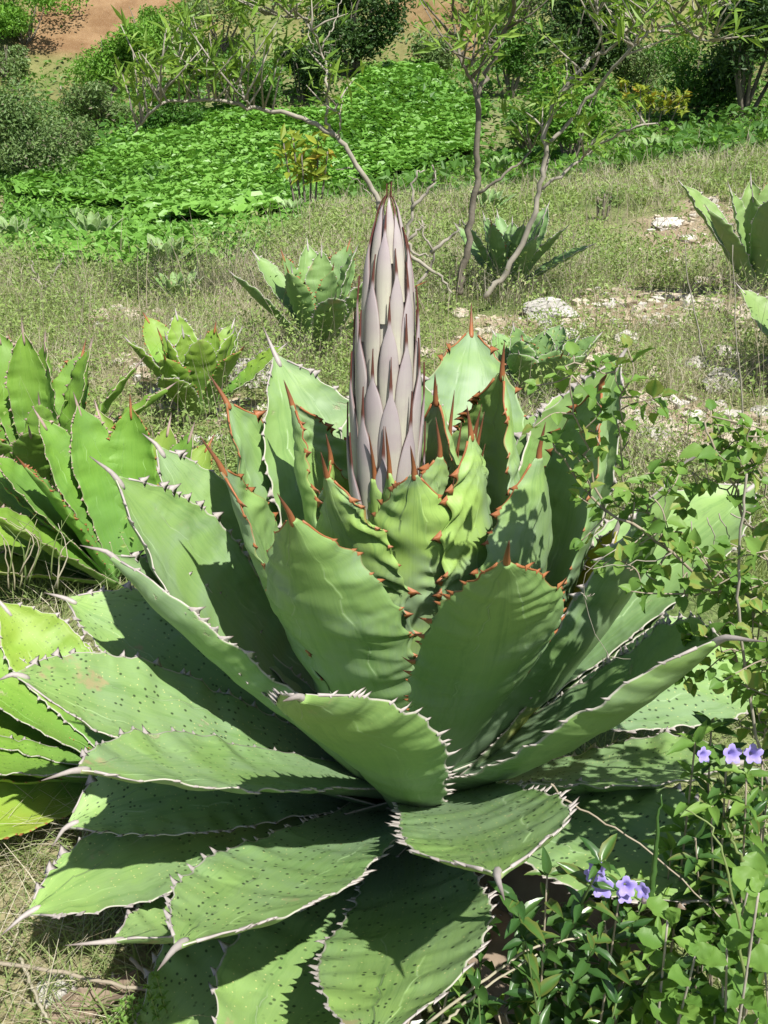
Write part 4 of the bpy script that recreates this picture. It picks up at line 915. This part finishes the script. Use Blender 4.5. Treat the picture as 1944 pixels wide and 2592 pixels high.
# bleached dead twigs between the flower stalk and the saplings
def dead_twig(y, lines, label):
    q = at(*lines[0][0], y); q[2] = float(gz(q[0], q[1])); o = empty('dead_branch', q, label, 'branch')
    for pts in lines:
        mb = MB(); limb(mb, pts, .010, .003, y)
        for V in mb.V: V -= q
        link('twig', mb.mesh('twig', M['pale_bark']), o)
dead_twig(5.2, [[(1012, 640), (1040, 560), (1045, 500), (1050, 445), (1075, 430)], [(1042, 530), (1090, 475), (1100, 440), (1092, 420)], [(1015, 620), (1060, 580), (1070, 545)]], 'bleached dead branch curling up just right of the stalk tip')
dead_twig(5.0, [[(1020, 790), (1060, 720), (1100, 660), (1080, 600), (1060, 560)], [(1030, 640), (1100, 690), (1130, 720), (1150, 745)], [(1090, 640), (1150, 590), (1165, 555)], [(1020, 600), (1050, 640), (1095, 650)]], 'tangle of dead grey twigs between the stalk and the forked sapling')
dead_twig(4.6, [[(1030, 900), (1035, 800), (1020, 700), (1015, 640)]], 'thin dead stem standing close behind the flower stalk')
dead_twig(6.0, [[(120, 810), (110, 740), (90, 690), (80, 660)], [(108, 735), (140, 690), (160, 640)], [(100, 715), (80, 700)]], 'bare dark twig standing in the grass at left')

# ---------------------------------------------------------------- shrubs in the foreground
def leaf_mesh(name, mat, L, W, r, cup=.25, droop=.2, tipw=.0, nu=7, nv=5, prof=None):
    V = []; R_ = []
    for i in range(nu):
        t = i / (nu - 1); w_ = W * (math.sin(math.pi * t ** (prof or .8)) ** .8 if 0 < t < 1 else 0.02) + tipw * (1 - t)
        for j in range(nv):
            s = j / (nv - 1) * 2 - 1
            V.append((t * L, s * w_ * .5, -droop * L * t * t + cup * w_ * abs(s) ** 1.3 - .0006 * (1 - abs(s)) - .002 * math.sin(t * 17 + s * 2) * (abs(s))))
            R_.append(r + .08 * abs(s) - .10 * (1 if abs(s) < .1 else 0))
    i = np.arange(nu * nv).reshape(nu, nv)
    F = np.stack([i[:-1, :-1], i[1:, :-1], i[1:, 1:], i[:-1, 1:]], -1).reshape(-1, 4)
    return mesh_from(name, np.array(V), F, mat, True, rnd=np.clip(R_, 0, 1))

def orient(o, p, d, n, s):
    d = d / np.linalg.norm(d); n = n - d * (n @ d); n /= np.linalg.norm(n) + 1e-9; e = np.cross(n, d)
    m = Matrix(((d[0], e[0], n[0]), (d[1], e[1], n[1]), (d[2], e[2], n[2]))).to_4x4()
    o.matrix_local = Matrix.Translation(Vector(p)) @ m @ Matrix.Scale(float(s), 4)

def stem_curve(pts, ys, n=14, jit=.003):
    q = np.array([at(a, b, y_) for (a, b), y_ in zip(pts, ys)]); c = spline(q, n); c[1:-1] += rng.normal(size=(n - 2, 3)) * jit; return c

def leafy(o, q, c, meshes, r0, r1, mat, step=.024, t0=.15, size=1.0, up=.5, count=None, name='stem', whorl=2, spread=1.0, tipmul=.7, skip=.0):
    """a stem along curve c with opposite pairs of leaves"""
    V, F, _ = tube(c - q, np.linspace(r0, r1, len(c)), 6)
    link(name, mesh_from(name, V, F, mat, True, rnd=np.full(len(V), .5)), o)
    seg = np.linalg.norm(np.diff(c, axis=0), axis=1); Ls = np.concatenate([[0], np.cumsum(seg)]); Lt = Ls[-1]
    s = t0 * Lt; k = 0
    while s < Lt:
        i = min(np.searchsorted(Ls, s), len(c) - 1); p = c[i]; T = c[min(i + 1, len(c) - 1)] - c[max(i - 1, 0)]; T /= np.linalg.norm(T)
        a = np.cross(T, [0.3, .2, 1.0]); a /= np.linalg.norm(a); b = np.cross(T, a)
        th = (k % 2) * math.pi / 2 + rng.normal() * .35
        for m in range(whorl):
            if rng.random() < skip: continue
            ph = th + m * 2 * math.pi / whorl + rng.normal() * .2
            out = a * math.cos(ph) + b * math.sin(ph)
            d = out * spread + T * rng.uniform(.2, .7) + np.array([0, 0, rng.uniform(-.25, .35) * up])
            n = np.array([0, 0, 1.0]) + rng.normal(size=3) * .28 + T * .3
            lo = link('leaf', meshes[rng.integers(len(meshes))], o)
            orient(lo, p - q + out * r1, d, n, size * rng.uniform(.62, 1.15) * (1 - (1 - tipmul) * s / Lt))
        s += step * rng.uniform(.75, 1.3); k += 1
    for m in range(2):                                                   # leaves closing the tip
        lo = link('leaf', meshes[rng.integers(len(meshes))], o); T = c[-1] - c[-2]
        orient(lo, c[-1] - q, T / np.linalg.norm(T) + rng.normal(size=3) * .5, np.array([0, -.4, 1.0]), size * rng.uniform(.4, .7))

def branchlets(c, n, ln, t0=.3, bias=(0, 0, .5)):
    out = []
    for _ in range(n):
        p = c[int(rng.uniform(t0, 1) * (len(c) - 1))]; d = rng.normal(size=3) * [1, .6, .6] + np.array(bias); d /= np.linalg.norm(d); l_ = ln * rng.uniform(.5, 1.3)
        out.append(spline([p, p + d * l_ * .5 + rng.normal(size=3) * .008, p + d * l_ + np.array([0, 0, -.01])], 8))
    return out

SH = [leaf_mesh('shrub_leaf', M['shrub'], .032, .0245, r, .22, .25, prof=.72) for r in (.08, .3, .5, .72, .93)]
GL = [leaf_mesh('glossy_leaf', M['glossy'], .054, .019, r, .28, .3, prof=.8) for r in (.1, .35, .6, .85)]
GLB = [leaf_mesh('light_leaf', M['shrub'], .052, .018, r, .28, .3, prof=.8) for r in (.2, .5, .8)]
RD = [leaf_mesh('round_leaf', M['shrub'], .042, .036, r, .15, .12, prof=1.0, nu=11) for r in (.05, .2, .4, .65)]

# broad-leaved shrub reaching over the right-hand leaves of the large agave
q0 = at(1960, 1950, 1.22); q0[2] = float(gz(q0[0], q0[1]))
sh = empty('shrub', q0, 'bright small-leaved shrub reaching over the right leaves of the large agave', 'shrub')
SHL = [
    ([(1990, 1800), (1900, 1600), (1790, 1480), (1690, 1390), (1600, 1330), (1530, 1290), (1430, 1170), (1400, 1120)], 1.16, .0042, 0.55, 7, .07),
    ([(1530, 1290), (1500, 1190), (1470, 1110), (1450, 1040), (1440, 960), (1452, 900)], 1.17, .0026, .25, 6, .05),
    ([(1600, 1330), (1585, 1220), (1570, 1120), (1575, 1020), (1560, 930)], 1.18, .0024, .3, 5, .05),
    ([(1690, 1395), (1660, 1330), (1640, 1270), (1650, 1220)], 1.14, .0024, .1, 7, .05),
    ([(1700, 1400), (1650, 1440), (1610, 1440), (1570, 1420)], 1.13, .0024, .2, 4, .05),
    ([(1990, 1560), (1930, 1400), (1880, 1280), (1830, 1180), (1790, 1100), (1800, 1040)], 1.20, .0036, .3, 7, .07),
    ([(1990, 1400), (1940, 1260), (1900, 1160), (1890, 1080)], 1.18, .0030, .2, 7, .06),
    ([(1900, 1300), (1840, 1240), (1770, 1210), (1720, 1200)], 1.19, .0022, .2, 5, .05),
    ([(1990, 1700), (1930, 1580), (1880, 1500), (1820, 1450), (1780, 1440)], 1.12, .0030, .2, 9, .06),
    ([(1990, 1620), (1900, 1520), (1830, 1500), (1760, 1500), (1720, 1510)], 1.10, .0026, .2, 8, .06),
    ([(1990, 1900), (1930, 1780), (1880, 1700), (1840, 1640), (1800, 1600)], 1.08, .0028, .25, 8, .06),
    ([(1990, 1760), (1940, 1640), (1900, 1560), (1900, 1480)], 1.10, .0026, .2, 7, .06),
    ([(1820, 1600), (1770, 1640), (1740, 1690), (1745, 1740)], 1.08, .0022, .35, 3, .04),
    ([(1990, 1980), (1940, 1880), (1920, 1800), (1900, 1720)], 1.06, .0024, .3, 6, .05),
    ([(2150, 1900), (2080, 1650), (2040, 1500), (2000, 1400)], 1.05, .0036, .2, 10, .08), ([(2180, 2000), (2100, 1800), (2040, 1650), (1990, 1560)], .98, .0036, .2, 10, .08),
    ([(2200, 1700), (2150, 1450), (2090, 1280), (2030, 1150)], 1.10, .0036, .2, 10, .08), ([(2120, 2100), (2060, 1900), (2010, 1780), (1960, 1690)], .98, .0030, .2, 9, .07)]
for pts, y_, r_, t0, nb, bl in SHL:
    c = stem_curve(pts, [y_ + .02 * math.sin(i * 1.3) for i in range(len(pts))], 18)
    leafy(sh, q0, c, SH, r_ * .62, r_ * .3, M['twig'], .040, t0, 1.0, skip=.5)
    for b in branchlets(c, nb, bl, t0): leafy(sh, q0, b, SH, .0011, .0007, M['twig'], .021, .25, .95, name='twig', skip=.3)
for pts, y_, r_ in (([(1560, 1390), (1490, 1440), (1482, 1500), (1500, 1580), (1535, 1650), (1560, 1665), (1596, 1668)], 1.10, .0009), ([(1470, 1500), (1487, 1512), (1505, 1502)], 1.10, .0012), ([(1700, 1400), (1640, 1420), (1560, 1432), (1480, 1432)], 1.11, .0014),
                    ([(1750, 1320), (1750, 1420), (1760, 1440)], 1.13, .0014), ([(1790, 1310), (1810, 1380), (1840, 1440)], 1.14, .0014), ([(1820, 1300), (1850, 1380), (1880, 1420)], 1.15, .0014), ([(1700, 1200), (1680, 1300), (1690, 1390)], 1.14, .0012), ([(1770, 1400), (1860, 1450), (1944, 1480)], 1.12, .0018), ([(1850, 1300), (1930, 1340), (1990, 1350)], 1.17, .0018)):
    c = stem_curve(pts, [y_] * len(pts), 12, .0015); V, F, _ = tube(c - q0, np.linspace(r_ * .6, r_ * .3, 12), 5); link('twig', mesh_from('twig', V, F, M['pale_bark']), sh)

# plant with dark lance-shaped leaves and violet flowers
def flower(q, p, s, col, d=None):
    """a five-lobed trumpet"""
    mb = MB(); n = 20; rings = [(0, .0022), (.010, .0030), (.018, .0060), (.023, .0105), (.024, .0150)]
    V = []
    for z, r_ in rings:
        for j in range(n):
            a = 2 * math.pi * j / n; lob = 1 + (.28 * abs(math.cos(2.5 * a)) - .16) * (r_ > .009) * (1.5 if r_ > .012 else .7)
            V.append((r_ * lob * math.cos(a), r_ * lob * math.sin(a), z - (.003 * abs(math.sin(2.5 * a)) if r_ > .012 else 0)))
    F = [[i * n + j, i * n + (j + 1) % n, (i + 1) * n + (j + 1) % n, (i + 1) * n + j] for i in range(len(rings) - 1) for j in range(n)]
    mb.add(V, F, np.repeat([.9, .7, .3, .45, .7], n)); me = mb.mesh('flower', M['petal'])
    o = link('flower', me, q); d = np.array([rng.normal() * .4, -.8, .55]) if d is None else np.asarray(d, float)
    orient(o, p, np.cross(d, [1, 0, 0.01]), d, s); return o
FP = empty('flowering_herb', at(1500, 2592, .93) * [1, 1, 0], 'dark lance-leaved herb with violet trumpet flowers in the lower right', 'herb')
qf = np.array(FP.location)
tops = [(1150, 2430), (1235, 2340), (1310, 2280), (1385, 2215), (1440, 2300), (1520, 2185), (1570, 2255), (1630, 2270), (1500, 2400), (1400, 2420), (1300, 2450), (1210, 2500), (1110, 2540), (1590, 2450), (1660, 2390), (1480, 2500), (1360, 2540), (1560, 2540), (1040, 2570), (1640, 2530), (1700, 2460), (1260, 2560), (1440, 2570), (1330, 2380), (1530, 2330), (1600, 2350)]
for i, (a, b) in enumerate(tops):
    y_ = .93 + .05 * math.sin(i * 2.1); tp_ = at(a, b, y_); bx = tp_[0] + rng.uniform(-.05, .07); by = y_ + rng.uniform(-.04, .06)
    c = spline([[bx, by, gz(bx, by) - .01], [bx * .6 + tp_[0] * .4, by, tp_[2] * .5], tp_], 12)
    leafy(FP, qf, c, GL if i % 7 else GLB, .0021, .0012, M['bush_grey'] if i % 3 else M['twig'], .032, .30, 1.0, .4, tipmul=.7)
for a, b, s in ((1530, 2190, 1.0), (1493, 2206, .8), (1527, 2236, 1.15), (1580, 2236, 1.05), (1572, 2258, .9), (1640, 2250, .85)):
    flower(FP, at(a, b, .91) - qf, s * .72, 0)
for a, b in ((1507, 2265), (1518, 2258), (1626, 2284), (1490, 2214)):
    V, F, t = tube(spline([at(a, b, .915) - qf, at(a + 9, b - 6, .91) - qf, at(a + 20, b - 10, .905) - qf], 7), [.001, .0035, .0045, .0042, .003, .0018, .0005], 7)
    link('bud', mesh_from('bud', V, F, M['bud'], True, rnd=t), FP)
FP2 = empty('flowering_herb', at(1800, 2150, 1.05) * [1, 1, 0], 'leafy herb with three violet flowers at the right edge above the round-leaved plant', 'herb'); q2 = np.array(FP2.location)
for i, (a, b) in enumerate([(1760, 1880), (1800, 1850), (1840, 1905), (1890, 1960), (1930, 1920), (1850, 2010), (1800, 2040), (1900, 2070), (1830, 2120), (1940, 2030), (1760, 2120), (1880, 2160), (1930, 2160), (1790, 2200), (1850, 2240), (1700, 2150), (1730, 2230)]):
    y_ = 1.02 + .04 * math.sin(i * 1.7); tp_ = at(a, b, y_); bx = tp_[0] + rng.uniform(0, .1); by = y_ + rng.uniform(-.04, .05)
    c = spline([[bx, by, gz(bx, by) - .01], [bx * .6 + tp_[0] * .4, by, tp_[2] * .5], tp_], 12)
    leafy(FP2, q2, c, GL if i % 3 else GLB, .0021, .0012, M['twig'], .028, .40, 1.0, .4, tipmul=.75)
for a, b, s in ((1765, 1908, .8), (1838, 1905, 1.0), (1895, 1905, 1.0)): flower(FP2, at(a, b, 1.0) - q2, s * .75, 0)

# round-leaved plant in the corner
RP = empty('shrub', at(1880, 2592, .88) * [1, 1, 0], 'round-leaved light green plant on grey stems in the lower right corner', 'shrub'); qr = np.array(RP.location)
for i, (a, b) in enumerate([(1690, 2330), (1790, 2350), (1760, 2420), (1840, 2400), (1700, 2470), (1830, 2480), (1920, 2260), (1900, 2350), (1935, 2440), (1880, 2530), (1760, 2530), (1940, 2310), (1920, 2580), (1810, 2570), (1900, 2230), (1720, 2540)]):
    y_ = .87 + .04 * math.sin(i * 1.9); tp_ = at(a, b, y_); bx = tp_[0] + rng.uniform(-.02, .06); by = y_ + rng.uniform(-.03, .06)
    c = spline([[bx, by, gz(bx, by) - .01], [bx * .5 + tp_[0] * .5, by, tp_[2] * .55], tp_], 10)
    leafy(RP, qr, c, RD, .0022, .0013, M['pale_bark'], .036, .55, .9, .3, tipmul=.9, skip=.3)

# single stems and blades
def on_ground(pts, lift=.06):
    return [float(ground_at(a, b)[1]) - lift for a, b in pts]
def strand(pts, ys, r0, r1, mat, name, label, cat, n=20, jit=.0012, rnd=.5):
    c = stem_curve(pts, on_ground(pts) if ys is None else ys, n, jit); q = c[0].copy(); V, F, t = tube(c - q, np.linspace(r0, r1, n), 6)
    return link(name, mesh_from(name, V, F, mat, True, rnd=np.full(len(V), rnd)), None, label, cat, loc=q)
strand([(1945, 1990), (1912, 1850), (1890, 1700), (1870, 1560), (1868, 1450), (1880, 1300), (1890, 1200)], [1.04] * 7, .0022, .0014, M['pale_bark'], 'straw', 'long pale dry stem rising along the right edge in front of the shrub', 'stem')
strand([(1780, 900), (1765, 820), (1740, 700), (1735, 620)], [3.0] * 4, .003, .001, M['pale_bark'], 'straw', 'thin straight dry stem in front of the right-edge agave', 'stem')
strand([(1880, 1080), (1875, 960), (1862, 850), (1855, 620)], [2.6] * 4, .0025, .001, M['pale_bark'], 'straw', 'very thin upright dry stem crossing the pale boulder', 'stem')
strand([(1395, 1985), (1420, 2015), (1480, 2055), (1570, 2105), (1700, 2200), (1830, 2330)], [1.05, 1.05, 1.03, 1.0, .97, .94], .0016, .0010, M['twig'], 'straw', 'thin curved twig lying across the sunlit leaf at lower right', 'stem')
strand([(1645, 2285), (1655, 2200), (1665, 2090), (1674, 2010)], [.93, .94, .95, .96], .0048, .0008, M['glossy'], 'spiky_weed', 'upright dark green pointed spike above the violet flowers', 'spike')
strand([(1890, 2520), (1870, 2350), (1840, 2200), (1800, 2090), (1735, 2050)], [.86, .88, .9, .93, .95], .0022, .0009, M['grass'], 'tall_grass', 'tall bending green grass stem in the lower right', 'grass')
strand([(1910, 2240), (1880, 2180), (1850, 2110), (1838, 2080)], [.92, .93, .94, .95], .0022, .0012, M['grass'], 'tall_grass', 'short pale grass stem right of the tall bending one', 'grass')
strand([(1080, 2592), (1200, 2500), (1330, 2410), (1440, 2380), (1560, 2355)], [.88, .9, .92, .93, .95], .0022, .0012, M['dry_grass'], 'straw', 'straw-coloured stalk lying slanted through the flowering herb', 'stem')
strand([(1120, 2592), (1230, 2500), (1360, 2415)], [.87, .89, .91], .0020, .0012, M['dry_grass'], 'straw', 'second straw stalk just below the slanted one in the flowering herb', 'stem')
strand([(-20, 2435), (120, 2455), (300, 2490), (430, 2525), (560, 2592)], None, .0036, .0024, M['twig'], 'straw', 'long brownish dry stalk lying across the lower left corner', 'stem')
strand([(330, 2425), (400, 2490), (460, 2540), (560, 2610)], None, .0036, .0026, M['twig'], 'straw', 'thicker dry stalk crossing the brownish one at lower left', 'stem')
strand([(50, 2425), (75, 2480), (100, 2540), (130, 2600)], None, .0030, .0026, M['dry_grass'], 'straw', 'pale straw stalk slanting down at the lower left corner', 'stem')
strand([(15, 2430), (40, 2370), (60, 2300), (120, 2230)], None, .0018, .0010, M['dry_grass'], 'straw', 'thin straw rising past the lowest left leaf tip', 'stem')

# dead leaf and little green sprigs at lower left
DLo = ground_at(440, 2475)
p = (math.radians(208), .05, -.10, .17, .2, .028, .3, 1.1, 0, .4)
dl = empty('dead_leaf', [DLo[0], DLo[1], float(gz(DLo[0], DLo[1])) + .02], 'withered brown agave leaf with grey teeth lying at lower left', 'leaf')
agave_leaf(dl, p, np.array(dl.location), .9, 0, M['dead'], np.array([-.05, -.01, .005]), seed=301, nt_=50, ns=14, thick=.004, origin=np.array(dl.location), ripple=2.5)
SG = empty('herb', at(320, 2570, 1.0) * [1, 1, 0], 'small feathery bright green weed in front of the withered leaf', 'herb'); qs = np.array(SG.location)
TL = [leaf_mesh('tiny_leaf', M['shrub'], .012, .007, r) for r in (.2, .5, .8)]
for i, (a, b) in enumerate([(300, 2560), (330, 2530), (355, 2540), (280, 2580), (340, 2570), (310, 2535), (375, 2500), (395, 2470), (270, 2590), (350, 2590)]):
    tp_ = at(a, b, .99 + .01 * i % .03); c = spline([[tp_[0] + .01, tp_[1] + .02, gz(tp_[0], tp_[1])], tp_ * [1, 1, .5] + [0.004, .01, 0], tp_], 8)
    leafy(SG, qs, c, TL, .0010, .0006, M['grass'], .008, .2, 1.0)
# long grass blades by the small agave at the left edge
TG = empty('grass_tuft', at(70, 1480, 2.12) * [1, 1, 0], 'tuft of long grass blades beside the small agaves at the left edge', 'grass')
for i in range(14):
    a = rng.uniform(0, 150); b = rng.uniform(1440, 1500)
    o = strand([(a, b), (a + rng.uniform(-20, 40), b - 90), (a + rng.uniform(-60, 110), b - rng.uniform(120, 190))], [2.12, 2.14, 2.16], .0022, .0006, M['grass'] if i % 3 else M['dry_grass'], 'blade', None, None, 8, rnd=rng.random())
    o.parent = TG; o.location = o.location - TG.location
